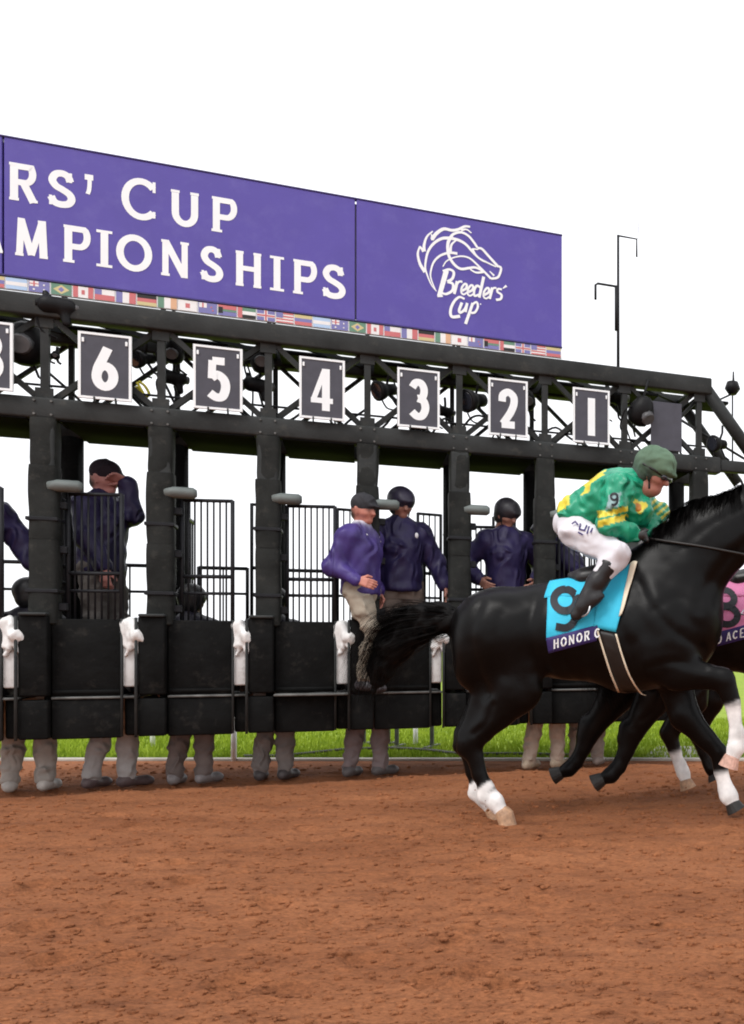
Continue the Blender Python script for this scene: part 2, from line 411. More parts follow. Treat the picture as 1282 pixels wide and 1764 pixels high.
# ================================================================== the ground
def dirt_material():
    m = bpy.data.materials.new('red_dirt'); m.use_nodes = True; n = m.node_tree; b = n.nodes['Principled BSDF']
    ge = n.nodes.new('ShaderNodeNewGeometry')
    mp = n.nodes.new('ShaderNodeMapping'); mp.inputs['Scale'].default_value = (.42, 1, 1)
    n.links.new(ge.outputs['Position'], mp.inputs['Vector'])
    def nz(scale, det, ro=.6):
        t = n.nodes.new('ShaderNodeTexNoise'); t.inputs['Scale'].default_value = scale; t.inputs['Detail'].default_value = det
        t.inputs['Roughness'].default_value = ro; n.links.new(mp.outputs[0], t.inputs['Vector']); return t
    a, c, d = nz(1.3, 8), nz(80, 8, .9), nz(8, 6, .7)
    r1 = n.nodes.new('ShaderNodeValToRGB'); n.links.new(a.outputs['Fac'], r1.inputs[0])
    r1.color_ramp.elements[0].position = .3; r1.color_ramp.elements[0].color = (.255, .098, .043, 1)
    r1.color_ramp.elements[1].position = .7; r1.color_ramp.elements[1].color = (.370, .154, .071, 1)
    r2 = n.nodes.new('ShaderNodeValToRGB'); n.links.new(c.outputs['Fac'], r2.inputs[0])
    r2.color_ramp.elements[0].position = .30; r2.color_ramp.elements[0].color = (.26, .25, .26, 1)
    r2.color_ramp.elements[1].position = .66; r2.color_ramp.elements[1].color = (1.45, 1.38, 1.32, 1)
    r3 = n.nodes.new('ShaderNodeValToRGB'); n.links.new(d.outputs['Fac'], r3.inputs[0])
    r3.color_ramp.elements[0].position = .33; r3.color_ramp.elements[0].color = (.70, .68, .70, 1)
    r3.color_ramp.elements[1].position = .52; r3.color_ramp.elements[1].color = (1, 1, 1, 1)
    out = r1.outputs[0]
    for r in (r2, r3):
        x = n.nodes.new('ShaderNodeMix'); x.data_type = 'RGBA'; x.blend_type = 'MULTIPLY'; x.inputs[0].default_value = 1
        n.links.new(out, x.inputs[6]); n.links.new(r.outputs[0], x.inputs[7]); out = x.outputs[2]
    n.links.new(out, b.inputs['Base Color']); b.inputs['Roughness'].default_value = .95; b.inputs['Specular IOR Level'].default_value = .15
    e = nz(130, 6, .8); bp = n.nodes.new('ShaderNodeBump'); bp.inputs['Strength'].default_value = .8; bp.inputs['Distance'].default_value = .012
    n.links.new(e.outputs['Fac'], bp.inputs['Height']); n.links.new(bp.outputs[0], b.inputs['Normal'])
    return m
M_DIRT = dirt_material()
EDGE_Y = 9.95
_hr = np.random.default_rng(21)
PRINTS = [((px-CX)/F_PX*Y, Y, r, d, a) for px, Y, r, d, a in zip(_hr.uniform(-60, 1330, 70), 3.2*np.exp(_hr.random(70)*.80), _hr.uniform(.05, .075, 70), _hr.uniform(.012, .034, 70), _hr.uniform(-.5, .5, 70))]
def dirt_h(x, y):
    P = np.stack([x, y, np.zeros_like(x)], 1)
    warp = np.stack([noise3(P*2.1, 31), noise3(P*2.1, 32), 0*x], 1)*.25
    Q = P+warp
    h = .014*noise3(Q*np.array((1.1, 2.2, 1)), 1)+.007*noise3(Q*np.array((3, 6.5, 1)), 2)
    n3 = noise3(Q*np.array((9, 13, 1)), 3); h += .0045*n3
    h += .007*np.abs(noise3(P*np.array((20, 24, 1)), 4))
    vv_ = -(x-X0)*GY+(y-Y0)*GX; h += -.045*np.exp(-((vv_-.28+.06*noise3(P*1.5, 41))/.14)**2)*(.7+.3*noise3(P*4, 42))+.02*np.exp(-((vv_+.05)/.12)**2)   # furrow added along the gate, shaped to stand in for its shadow strip
    for hx_, hy_, r_, d_, a_ in PRINTS:                                            # hoof prints with pushed-up rims
        m_ = (np.abs(x-hx_) < .22) & (np.abs(y-hy_) < .22)
        if not m_.any(): continue
        ux = (x[m_]-hx_)*math.cos(a_)+(y[m_]-hy_)*math.sin(a_); uy = -(x[m_]-hx_)*math.sin(a_)+(y[m_]-hy_)*math.cos(a_); rr = np.sqrt((ux/1.25)**2+uy**2)/r_
        h[m_] += -d_*np.exp(-rr**4)+.45*d_*np.exp(-((rr-1.3)/.3)**2)*(1+.5*np.sign(-ux))
    h += -.030*np.clip(noise3(Q*np.array((2.2, 5.5, 1)), 8)-.38, 0, 1)          # hoof and harrow hollows
    return h
ys = 2.0*np.exp(np.linspace(0, math.log((EDGE_Y)/2.0), 460)); xs = np.linspace(-9.0, 3.0, 640)
XX, YY = np.meshgrid(xs, ys); x = XX.ravel(); y = YY.ravel()
fade = np.clip(np.minimum.reduce([(x+9)/.6, (3-x)/.6, (y-2)/.3, (EDGE_Y-y)/.4]), 0, 1)
zz = dirt_h(x, y)*fade
gi = np.arange(460*640).reshape(460, 640)
Fq = np.stack([gi[:-1, :-1], gi[:-1, 1:], gi[1:, 1:], gi[1:, :-1]], -1).reshape(-1, 4)
dirt = link('dirt_track', fast_mesh('dirt_track', np.stack([x, y, zz], 1), Fq), M_DIRT); struct(dirt)
def sheet(name, x0, x1, y0, y1, z, m, kind='structure'):
    return struct(link(name, mesh_of(name, [(x0, y0, z), (x1, y0, z), (x1, y1, z), (x0, y1, z)], [(0, 1, 2, 3)]), m), kind)
sheet('dirt_ground', -400, 400, -400, EDGE_Y+.3, -.03, M_DIRT)
# clods of dirt
ico = bmesh.new(); bmesh.ops.create_icosphere(ico, subdivisions=1, radius=1)
IV = np.array([v.co[:] for v in ico.verts]); IF = np.array([[v.index for v in f.verts] for f in ico.faces]); ico.free()
rng = np.random.default_rng(3)
NC = 9000
cy_ = 2.4*np.exp(rng.random(NC)*math.log(9.6/2.4)); cx_ = (rng.random(NC)*1500-140-CX)/F_PX*cy_
cs = .0035+.011*rng.random(NC)**4; cs = cs*(1+.05*cy_)
cz = dirt_h(cx_, cy_)+cs*.25
scl = cs[:, None]*(.7+.6*rng.random((NC, 3)))*np.array((1.3, 1, .75))
V = IV[None]*(1+.25*(rng.random((NC, len(IV), 1))-.5))*scl[:, None]+np.stack([cx_, cy_, cz], 1)[:, None]
Fc = (IF[None]+(np.arange(NC)*len(IV))[:, None, None]).reshape(-1, 3)
cl = link('dirt_clods', fast_mesh('dirt_clods', V.reshape(-1, 3), Fc, None, False), M_DIRT)
struct(cl, 'stuff', 'small loose clods of red dirt scattered over the track'); cl['category'] = 'dirt clods'
# ------------------------------------------------------------------ turf beyond the track
def grass_mat(name, c0, c1):
    m = bpy.data.materials.new(name); m.use_nodes = True; n = m.node_tree; b = n.nodes['Principled BSDF']
    ge = n.nodes.new('ShaderNodeNewGeometry'); t = n.nodes.new('ShaderNodeTexNoise'); t.inputs['Scale'].default_value = 2.6; t.inputs['Detail'].default_value = 9
    t.inputs['Roughness'].default_value = .75
    n.links.new(ge.outputs['Position'], t.inputs['Vector']); r = n.nodes.new('ShaderNodeValToRGB'); n.links.new(t.outputs['Fac'], r.inputs[0])
    r.color_ramp.elements[0].position = .35; r.color_ramp.elements[0].color = (*c0, 1)
    r.color_ramp.elements[1].position = .68; r.color_ramp.elements[1].color = (*c1, 1)
    n.links.new(r.outputs[0], b.inputs['Base Color']); b.inputs['Roughness'].default_value = .8; b.inputs['Specular IOR Level'].default_value = .2
    return m
M_TURF = grass_mat('turf_green', (.15, .235, .012), (.31, .40, .03))
M_BLADE = grass_mat('grass_blade', (.17, .26, .014), (.35, .44, .04))
sheet('turf', -700, 700, EDGE_Y+.1, 3000, -.012, M_TURF)
NB = 52000
by = EDGE_Y+.15+6.0*rng.random(NB)**1.4; bx = -11+13.5*rng.random(NB)
hh = .035+.05*rng.random(NB); ang = rng.random(NB)*6.283; wd_ = .006+.006*rng.random(NB)
dxy = np.stack([np.cos(ang), np.sin(ang)], 1); lean = (rng.random((NB, 2))-.5)*.06
b0 = np.stack([bx-dxy[:, 0]*wd_, by-dxy[:, 1]*wd_, np.full(NB, -.014)], 1); b1 = np.stack([bx+dxy[:, 0]*wd_, by+dxy[:, 1]*wd_, np.full(NB, -.014)], 1)
b2 = np.stack([bx+lean[:, 0], by+lean[:, 1], hh-.012], 1)
gb = link('grass', fast_mesh('grass', np.stack([b0, b1, b2], 1).reshape(-1, 3), np.arange(NB*3).reshape(-1, 3), None, False), M_BLADE)
struct(gb, 'stuff', 'bright green turf grass beyond the dirt track'); gb['category'] = 'grass'
M_KERB = mat('pale_kerb', (.42, .38, .33), .8, .3, 3, .3, 30)
M_PATH = mat('grey_path', (.36, .34, .32), .9, .25, 4, .4, 60)
box('track_kerb', M_KERB, None, -40, 30, EDGE_Y-.02, EDGE_Y+.10, -.05, .025, .012)['kind'] = 'structure'
p0, p1 = at(1105, 1300, 1632*CAM_H/(1308-CY)), at(1105, 1285, 1632*CAM_H/(1286-CY))
sheet('path', p0.x, 60, p0.y+.12, p1.y, .006, M_PATH)
M_POST = mat('white_paint', (.78, .78, .76), .5, .1, 8)
M_DKWOOD = mat('dark_hurdle', (.05, .05, .045), .6, .3, 10)
for i, (px, yb, yt, lab) in enumerate([(263, 1285, 1240, 'short white marker post on the grass, left one under the gate'), (403, 1311, 1240, 'white marker post at the track edge seen under the gate between two pairs of legs'),
                                (716, 1284, 1240, 'slim white marker post on the grass behind the black horse tail')]):
    Y = F_PX*CAM_H/(yb-CY); p = at(px, yb, Y); zt = CAM_H-(yt-CY)/F_PX*Y
    t = thing('marker_post', lab, 'post', (p.x, p.y, 0), 0, 'white marker posts beyond the track')
    tube('shaft', M_POST, t, [(0, 0, -.03), (0, 0, zt)], [.028, .026], 10); tube('cap', M_POST, t, [(0, 0, zt), (0, 0, zt+.03)], [.034, .02], 10)
# low dark hurdle frames on the grass
for px, Y, wdt, lab in [(714, 11.3, .42, 'low dark metal hurdle on the grass behind the horse tail'), (648, 11.6, .30, 'low dark metal hurdle left of the tail, mostly behind the legs')]:
    p = at(px, 1290, Y); t = thing('hurdle', lab, 'hurdle', (p.x, p.y, 0), 0, 'dark hurdles on the grass')
    for s_ in (-1, 1):
        box('leg', M_DKWOOD, t, s_*wdt/2-.02, s_*wdt/2+.02, -.02, .02, -.02, .62, .005)
        box('foot', M_DKWOOD, t, s_*wdt/2-.025, s_*wdt/2+.025, -.22, .22, -.01, .03, .005)
    box('rail', M_DKWOOD, t, -wdt/2-.03, wdt/2+.03, -.026, .026, .44, .50, .005)
hp_ = [at(px, py, F_PX*CAM_H/(py-CY)) for px, py in [(395, 1312), (470, 1308), (540, 1301), (600, 1295), (680, 1293), (745, 1297), (800, 1303), (900, 1303), (1010, 1306)]]
tag(tube('hose', mat('hose_rubber', (.06, .055, .05), .6), None, [(p.x, max(p.y, EDGE_Y+.2), .03) for p in map(Vector, catmull(hp_, 5))], .016, 6),
    'thin dark hose lying along the grass behind the gate', 'hose')

# ================================================================== the starting gate
gate = thing('starting_gate', 'dark grey steel starting gate with padded columns, barred doors and truss top', 'starting gate', (X0, Y0, 0), TH)
UL, UR = COLS[0]-.4, COLS[-1]+.10
ZC0, ZC1, ZB0, ZB1 = 3.76, 3.925, 2.965, 3.13
VR = .74
def rbox(name, m, *a, bev=.03, seg=3, parent=gate):
    o = bm_obj(name, box_bm(*a, bev, seg), m, parent, True); return o
M_SLEEVE = mat('sleeve_vinyl', (.021, .0225, .0215), .7, .45, 5, .4, 16, .10, dirt=((.085, .08, .07), 11, .54, .4))
M_LEDGE = mat('ledge_highlight', (.11, .11, .105), .45, .6, 9, .3, 40)  # lighter grey puts the ledge's highlight line into the colour; bolts share it
M_SOFFIT = mat('soffit_shade', (.006, .006, .006), .9, spec=.05)  # near-black paints the underside as shaded, free of green grass bounce
# chords and beams
for v in (0, VR):
    rbox('top_chord', M_STEEL, UL, UR+.02, v-.075, v+.075, ZC0, ZC1, bev=.014, seg=2)
    rbox('beam', M_STEEL, UL, UR+.12, v-.07, v+.08, ZB0, ZB1, bev=.018, seg=2)
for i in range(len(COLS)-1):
    rbox('soffit_shade_panel', M_SOFFIT, COLS[i]+.105, COLS[i+1]-.105, -.060, VR+.07, ZB0-.014, ZB0-.003, bev=.003, seg=1)  # soffit extended as added dark lining under both beams, hiding the grass bounce
# columns
for k, c in enumerate(COLS):
    rs = random.Random(k+40)
    rbox('column', M_STEEL, c-.078, c+.078, -.085, .08, 1.36, ZB0+.004, bev=.022, seg=3)
    for (za, zb, ph) in ((1.37, 2.02, 0), (2.022, 2.60, 5), (2.602, ZB0+.003, 9)):   # wrapped padding sleeves, uneven and worn
        nr, ns = 15, 24; P_ = []
        for a in range(nr):
            f_ = a/(nr-1); z_ = za+(zb-za)*f_; r_ = (.096 if za < 2.6 else .088)*(.965+.035*min(1, f_*9, (1-f_)*9))
            for q in range(ns):
                t_ = 2*math.pi*q/ns; cs_, sn_ = math.cos(t_), math.sin(t_)
                P_.append((math.copysign(abs(cs_)**.42, cs_)*r_, math.copysign(abs(sn_)**.42, sn_)*r_*1.02, z_))
        P_ = np.array(P_); nn_ = noise3(P_*np.array((9, 9, 5))+np.array((k*7.3, ph, 0)), 60); P_[:, :2] *= (1+.07*nn_)[:, None]
        gi2 = np.arange(nr*ns).reshape(nr, ns); Fs_ = np.stack([gi2[:-1], np.roll(gi2[:-1], -1, 1), np.roll(gi2[1:], -1, 1), gi2[1:]], -1).reshape(-1, 4)
        P_[:, 0] += c; link('column_sleeve', fast_mesh('column_sleeve', P_, Fs_), M_SLEEVE, gate)
    tube('rear_column', M_PAD, gate, [(c, VR, .5), (c, VR, ZB0+.01)], .085, 12)
    # short padded stub at head height
    V_, F_ = tube_data([(c+.04, -.06, 2.44), (c+.10, -.07, 2.445), (c+.235, -.08, 2.445), (c+.258, -.08, 2.445)], [.05, .058, .056, .035], 12)
    link('stub_pad', mesh_of('stub_pad', [Vector((v.x, v.y, 2.445+(v.z-2.445)*.82)) for v in V_], F_), M_GRIP, gate, True)
# truss web
for v, r in ((0, .024), (VR, .018)):
    for k, c in enumerate(COLS):
        sqbar('truss_post', M_STEEL, gate, (c, v, ZB1-.01), (c, v, ZC0+.02), r*2.2)
        if k < len(COLS)-1:
            d = COLS[k+1]
            sqbar('truss_brace', M_STEEL, gate, (c+.02, v-.004, ZC0+.03), (d-.02, v-.004, ZB1-.02), r*1.8)
            sqbar('truss_brace', M_STEEL, gate, (c+.02, v+.045, ZB1-.02), (d-.02, v+.045, ZC0+.03), r*1.8)
    tube('service_rail', M_BAR, gate, [(UL, v+.06, ZB1+.12), (UR, v+.06, ZB1+.12)], .010, 6)
for k, c in enumerate(COLS):
    tube('cross_tie', M_STEEL, gate, [(c, .05, ZC0+.08), (c, VR-.05, ZC0+.08)], .03, 8)
    tube('cross_tie', M_STEEL, gate, [(c, .05, ZB0+.10), (c, VR-.05, ZB0+.10)], .03, 8)
    if k < len(COLS)-1:
        sqbar('cross_brace', M_STEEL, gate, (c, .05, ZC0+.09), (COLS[k+1], VR-.05, ZC0+.09), .04)
    box('catwalk_plate', M_PAD, gate, c+.06, c+.44, .30, VR-.06, ZC0+.02, ZC0+.05, .004, 1)
# sloping end brace and tail beam
eu = COLS[-1]
tube('end_brace', M_STEEL, gate, [(UR-.04, 0, (ZC0+ZC1)/2), (UR+.62, 0, ZB1-.10)], .068, 14)
tube('end_brace', M_STEEL, gate, [(UR-.04, VR, (ZC0+ZC1)/2), (UR+.62, VR, ZB1-.10)], .06, 12)
rbox('end_beam', M_STEEL, UR+.12, UR+1.2, -.05, .05, ZB0+.03, ZB1-.02, bev=.012, seg=2)
tube('end_strut', M_STEEL, gate, [(UR-.30, .05, ZB1+.38), (UR+.42, .05, ZB1+.03)], .014, 6)
tube('end_strut', M_STEEL, gate, [(UR-.62, .05, ZB1+.02), (UR-.06, .05, ZC0)], .018, 6)
box('wheel_leg', M_STEEL, gate, UR+1.0, UR+1.14, -.07, .07, .02, ZB0+.04, .02)
# gussets, bolts, hinges and straps
for k, c in enumerate(COLS):
    for z_ in (ZB1+.03, ZC0-.03):
        box('gusset', M_STEEL, gate, c-.06, c+.06, -.034, -.026, z_-.05, z_+.05, .002, 1)
    for du in (-.055, .055):
        for z_ in (ZB0+.03, ZB1-.03): tube('bolt', M_LEDGE, gate, [(c+du, -.068, z_), (c+du, -.082, z_)], .009, 6)
    for z_ in (1.50, 1.95, 2.30):
        box('hinge', M_BAR, gate, c+.088, c+.145, -.03, .03, z_-.03, z_+.03, .006, 1)
    for z_ in (1.62, 2.18): box('strap', M_BAR, gate, c-.103, c+.103, -.106, .10, z_-.014, z_+.014, .004, 1)
# lower padding, doors and ledge
for k, c in enumerate(COLS):
    bm = box_bm(c-.137, c+.049, -.14, .03, .80, 1.43, .016, 2)
    for v in bm.verts:
        if v.co.z > 1.36: v.co.y -= .015
    bm_obj('column_pad', bm, M_PAD, gate, True)
    rbox('pad_lip', M_STEEL, c-.13, c+.05, -.185, -.02, 1.425, 1.45, bev=.010, seg=2)
    rbox('lower_pad', M_PAD, c-.14, c+.050, -.13, .02, .468, .772, bev=.014, seg=2)
    tube('edge_post', M_STEEL, gate, [(c-.148, -.15, .465), (c-.148, -.15, 1.42)], .011, 8)
    if k == len(COLS)-1: continue
    rbox('door_panel', M_PAD, c+.052, c+W-.262, -.06, .0, .797, 1.405, bev=.010, seg=2)
    rbox('door_panel_strip', M_PAD, c+.06, c+W-.27, -.075, -.061, .815, .845, bev=.004, seg=1)
    rbox('skirt_pad', M_PAD, c+.053, c+W-.262, -.07, .0, .460, .770, bev=.012, seg=2)
    rbox('skirt_pad', M_PAD, c+W-.255, c+W-.155, -.02, .04, .47, .80, bev=.02, seg=2)
    tube('edge_post', M_STEEL, gate, [(c+W-.258, -.085, .47), (c+W-.258, -.085, 1.41)], .010, 8)
    rbox('ledge', M_LEDGE, c+.054, c+W-.156, -.22 if abs(k-3) < .5 else -.085, .60, .773, .793, bev=.006, seg=1)
    # white nose pad beside the column: flat pad below, folded hood above
    u0, u1 = c+W-.252, c+W-.158
    rbox('white_pad', M_WHITEPAD, u0, u1, -.07, -.03, .865, 1.20, bev=.014, seg=2)
    hood = Blob()
    hood.cone((u0+.03, -.06, 1.36), (u0+.03, -.07, 1.20), .045, .035, k=.03); hood.cone((u0+.05, -.08, 1.375), (u1+.005, -.12, 1.27), .035, .05, k=.04)
    hood.cone((u1+.005, -.12, 1.27), (u1+.045, -.13, 1.235), .045, .016, k=.03); hood.cone((u1+.005, -.12, 1.24), (u1+.012, -.12, 1.15), .026, .018, k=.02)
    hood.cone((u1-.01, -.11, 1.24), (u0+.02, -.08, 1.12), .02, .014, k=.02)
    blob_obj('white_hood', hood, .0085, M_WHITEPAD, gate, use_col=False, folds=.014, ffreq=16, seed=k, it=1)
# partitions between the stalls
for k, c in enumerate(COLS):
    e = bpy.data.objects.new('partition', None); COL.objects.link(e); e.parent = gate
    tube('top_rail', M_BAR, e, [(c, .1, 2.40), (c, 1.62, 2.40)], .022, 8)
    for zz_ in (1.86, 1.72): tube('rail', M_BAR, e, [(c, .1, zz_), (c, 1.62, zz_)], .016, 6)
    for j in range(12):
        v = .16+j*.128; tube('bar', M_BAR, e, [(c, v, 1.42), (c, v, 2.39)], .009, 6)
    box('panel', M_PAD, e, c-.025, c+.025, .06, 1.60, .50, 1.42, .012)
# barred upper halves of the front doors, and narrow barred leaves at the rear
def leaf(name, u0, v0, u1, v1, nbar, zt_, rails, z_low):
    e = bpy.data.objects.new(name, None); COL.objects.link(e); e.parent = gate
    P = lambda t, z: (u0+(u1-u0)*t, v0+(v1-v0)*t, z)
    for z_, r in rails: tube('rail', M_BAR, e, [P(0, z_), P(1, z_)], r, 6)
    for j in range(nbar+1):
        t = j/nbar; end = j in (0, nbar); tube('bar', M_BAR, e, [P(t, z_low), P(t, zt_)], .017 if end else .0080, 6)
    return e
for k in range(len(COLS)-1):
    a, b = COLS[k], COLS[k+1]
    dv = .80 if k in (4, 5) else 0
    leaf('grille_door', a+.14, .03+dv, a+W-.262, -.07+dv, 8, 2.405, ((2.40, .015), (1.77, .016), (1.63, .013)), 1.40)
    e = leaf('rear_door', a+.50, 1.60, b-.04, 1.64, 4, 2.62, ((2.61, .015), (1.98, .018), (1.72, .013), (1.42, .014)), 1.40)
    e = leaf('rear_door', a+.04, 1.66, a+.46, 1.62, 2, 1.98, ((1.97, .018), (1.72, .013), (1.42, .014)), 1.40)
    box('rear_panel', M_PAD, gate, a+.04, b-.04, 1.60, 1.64, .5, 1.38, .01, 1)
# ================================================================== banner on top
ZP0, ZP1 = 4.055, 5.115
ban = thing('banner_sign', "long purple banner board reading RS' CUP AMPIONSHIPS with white horse logo", 'banner', (X0, Y0, 0), TH)
U_A, U_B, U_C = gu(8), gu(613), gu(967)
VBN = -.035
for (a, b) in ((U_A-2.2, U_A-.006), (U_A+.006, U_B-.006), (U_B+.006, U_C)):
    box('panel', M_PURPLE, ban, a, b, VBN, VBN+.05, ZP0, ZP1, .004, 1)
box('back_frame', M_ALU, ban, U_A-2.2, U_C-.01, VBN+.052, VBN+.09, ZP0+.03, ZP1-.02, .004, 1)
box('trim', M_SEAM, ban, U_A-2.2, U_C+.004, VBN-.006, VBN+.056, ZP1, ZP1+.012, .002, 1)
box('trim', M_SEAM, ban, U_A-2.2, U_C+.004, VBN-.006, VBN+.056, ZP0-.012, ZP0, .002, 1)
for c in COLS[:6]:
    tube('stay', M_BAR, ban, [(c, .08, ZC1-.05), (c, .08, ZP1-.25)], .02, 6); tube('stay', M_BAR, ban, [(c, VR, ZC1-.06), (c, .10, ZP1-.35)], .015, 6)
def flat(u, z, layer): return (u, VBN-.0025-.00012*layer, z)
L1, L2 = (4.638, 4.928), (4.215, 4.508)
items = []
for ch, a, b in [('R', 15, 71), ('S', 82, 134), ("'", 146, 165), ('C', 211, 279), ('U', 292, 348), ('P', 361, 411)]:
    z0, z1 = L1
    if ch == 'C': z1 = 4.972
    if ch == "'": z0, z1 = 4.77, 4.945
    items.append((ch, gu(a), gu(b), z0, z1, .051, True))
for ch, a, b in [('A', -48, 10), ('M', 24, 90), ('P', 106, 160), ('I', 174, 190), ('O', 202, 264), ('N', 275, 331), ('S', 344, 387), ('H', 403, 455), ('I', 470, 486), ('P', 501, 548), ('S', 553, 597)]:
    u0, u1 = gu(a), gu(b)
    items.append((ch, u0, u1, L2[0], L2[1], .051, True))
for it in items:
    V_, F_ = glyph_mesh([it], flat); link('letter', mesh_of('letter', V_, F_), M_WHITE, ban)
# the white horse-head emblem, drawn with strokes; coordinates read off the sign and turned into board metres
def eu_(x, y):
    px, py = 700+x/6.41, 370+y/6.41
    return gu(px), gz(px, py)
EK = 1.22/6.41/190/1.06
def emb(name, strokes):
    vs, fs, V3 = [], [], []
    for i, (pts, w0, w1) in enumerate(strokes):
        q = catmull([eu_(*p) for p in pts], 6) if len(pts) > 2 else [eu_(*p) for p in pts]
        n_ = len(q); ws = [(w0+(w1-w0)*j/(n_-1))*EK for j in range(n_)]
        b = len(vs); stroke_faces(vs, fs, q, ws); V3 += [flat(v[0], v[1], i) for v in vs[b:]]
    link(name, mesh_of(name, V3, fs), M_WHITE, ban)
emb('emblem', [
 ([(330, 860), (270, 780), (215, 640), (208, 560), (235, 430), (300, 335), (390, 280), (480, 275)], 10, 30),
 ([(480, 275), (580, 300), (660, 350), (720, 420), (790, 490), (890, 545), (985, 590)], 30, 14),
 ([(205, 650), (150, 560), (125, 450), (148, 365)], 34, 14), ([(148, 365), (190, 425)], 16, 30), ([(195, 420), (195, 350), (225, 260), (290, 200)], 30, 12),
 ([(280, 290), (330, 225), (410, 175), (500, 190), (570, 180), (640, 148), (700, 150)], 34, 20), ([(600, 190), (660, 180), (715, 220)], 20, 12), ([(275, 230), (285, 300)], 10, 24),
 ([(320, 850), (270, 720), (268, 640), (300, 540), (370, 470), (470, 438), (560, 445)], 10, 26),
 ([(400, 590), (440, 530), (520, 490), (610, 475), (700, 500), (800, 590), (870, 660), (930, 722)], 10, 24), ([(930, 722), (1000, 710), (1030, 660), (1038, 600), (990, 580)], 22, 22),
 ([(480, 270), (520, 230), (600, 212), (680, 250), (740, 320), (780, 380)], 24, 22), ([(780, 385), (830, 395), (900, 470), (1000, 580)], 22, 26),
 ([(500, 250), (460, 320), (455, 410), (475, 490), (530, 570), (600, 615), (690, 605), (760, 600), (850, 640)], 30, 22), ([(545, 300), (495, 350), (482, 430)], 14, 26),
 ([(720, 390), (760, 460), (830, 520), (900, 550)], 26, 12), ([(730, 395), (790, 400)], 14, 14), ([(700, 620), (770, 655), (860, 645)], 14, 24), ([(915, 640), (965, 690)], 10, 20)])
def e_(x, y, s=1.0): return ([(x-25*s, y+20*s), (x+20*s, y-5*s), (x+28*s, y-45*s), (x+5*s, y-55*s), (x-28*s, y-10*s), (x-30*s, y+40*s), (x-5*s, y+60*s), (x+30*s, y+40*s)], 24, 16)
emb('script_lettering', [
 ([(440, 630), (360, 915)], 46, 40), ([(400, 640), (470, 620), (520, 650), (505, 720), (450, 755)], 22, 26), ([(450, 755), (510, 780), (505, 850), (440, 890), (390, 880)], 26, 22), ([(340, 915), (400, 912)], 18, 18),
 ([(560, 750), (525, 890)], 30, 26), ([(550, 790), (580, 755), (615, 755)], 18, 22), e_(635, 835), e_(705, 850),
 ([(850, 700), (800, 930)], 28, 26), ([(815, 820), (775, 800), (745, 850), (750, 910), (800, 895)], 24, 20), e_(880, 880),
 ([(945, 820), (915, 945)], 28, 24), ([(935, 850), (960, 825), (990, 825)], 18, 20), ([(1050, 840), (1010, 835), (1000, 865), (1045, 900), (1035, 945), (985, 955)], 20, 24), ([(1100, 800), (1060, 830)], 24, 8),
 ([(640, 945), (580, 925), (520, 980), (485, 1070), (500, 1140), (590, 1135)], 20, 30), ([(610, 985), (580, 1070), (595, 1095), (640, 1060), (670, 990)], 26, 22), ([(668, 990), (650, 1090)], 24, 22),
 ([(730, 990), (650, 1220)], 26, 28), ([(720, 1010), (770, 980), (785, 1030), (755, 1090), (710, 1100)], 20, 22), ([(808, 1000), (822, 1004)], 12, 12)])
# ------------------------------------------------------------------ strip of small flags under the banner
def fm(name, c): return mat('flag_'+name, c, .6, .06)
FW, FR, FB, FG, FY, FK, FL, FO = (fm('white', (.82, .82, .82)), fm('red', (.58, .17, .18)), fm('blue', (.20, .20, .45)), fm('green', (.14, .28, .20)), fm('yellow', (.62, .54, .28)),
                                  fm('black', (.02, .02, .02)), fm('sky', (.45, .62, .85)), fm('orange', (.68, .42, .26)))
FLAGS = {
 'ar': [(0, 1, 0, 1, FL), (0, 1, .33, .67, FW)], 'au': [(0, 1, 0, 1, FB), (.04, .48, .5, .96, FW), (.22, .30, .5, .96, FR), (.04, .48, .69, .77, FR), (.2, .3, .15, .3, FW), (.7, .78, .6, .75, FW), (.7, .78, .2, .32, FW)],
 'br': [(0, 1, 0, 1, FG), (.15, .85, .5, .5, FY), (.5, .5, 0, 0, FB)], 'ca': [(0, 1, 0, 1, FW), (0, .25, 0, 1, FR), (.75, 1, 0, 1, FR), (.42, .58, .3, .7, FR)],
 'cl': [(0, 1, .5, 1, FW), (0, 1, 0, .5, FR), (0, .35, .5, 1, FB)], 'fr': [(0, .33, 0, 1, FB), (.33, .67, 0, 1, FW), (.67, 1, 0, 1, FR)],
 'de': [(0, 1, .67, 1, FK), (0, 1, .33, .67, FR), (0, 1, 0, .33, FY)], 'ie': [(0, .33, 0, 1, FG), (.33, .67, 0, 1, FW), (.67, 1, 0, 1, FO)], 'jp': [(0, 1, 0, 1, FW), (.38, .62, .28, .72, FR)],
 'nz': [(0, 1, 0, 1, FB), (.04, .45, .52, .96, FW), (.2, .28, .52, .96, FR), (.66, .74, .55, .68, FR), (.74, .82, .25, .38, FR)], 'za': [(0, 1, .62, 1, FR), (0, 1, 0, .38, FB), (0, 1, .4, .6, FG), (0, .25, .2, .8, FK)],
 'ae': [(.25, 1, .67, 1, FG), (.25, 1, .33, .67, FW), (.25, 1, 0, .33, FK), (0, .25, 0, 1, FR)], 'uk': [(0, 1, 0, 1, FB), (0, 1, .35, .65, FW), (.4, .6, 0, 1, FW), (0, 1, .42, .58, FR), (.45, .55, 0, 1, FR)],
 'us': [(0, 1, 0, 1, FW), (0, 1, 0, .14, FR), (0, 1, .28, .42, FR), (.4, 1, .57, .71, FR), (.4, 1, .86, 1, FR), (0, .4, .5, 1, FB)], 've': [(0, 1, .67, 1, FY), (0, 1, .33, .67, FB), (0, 1, 0, .33, FR)]}
ORDER = ['ar', 'au', 'br', 'ca', 'cl', 'fr', 'de', 'ie', 'jp', 'nz', 'za', 'ae', 'uk', 'us', 've']
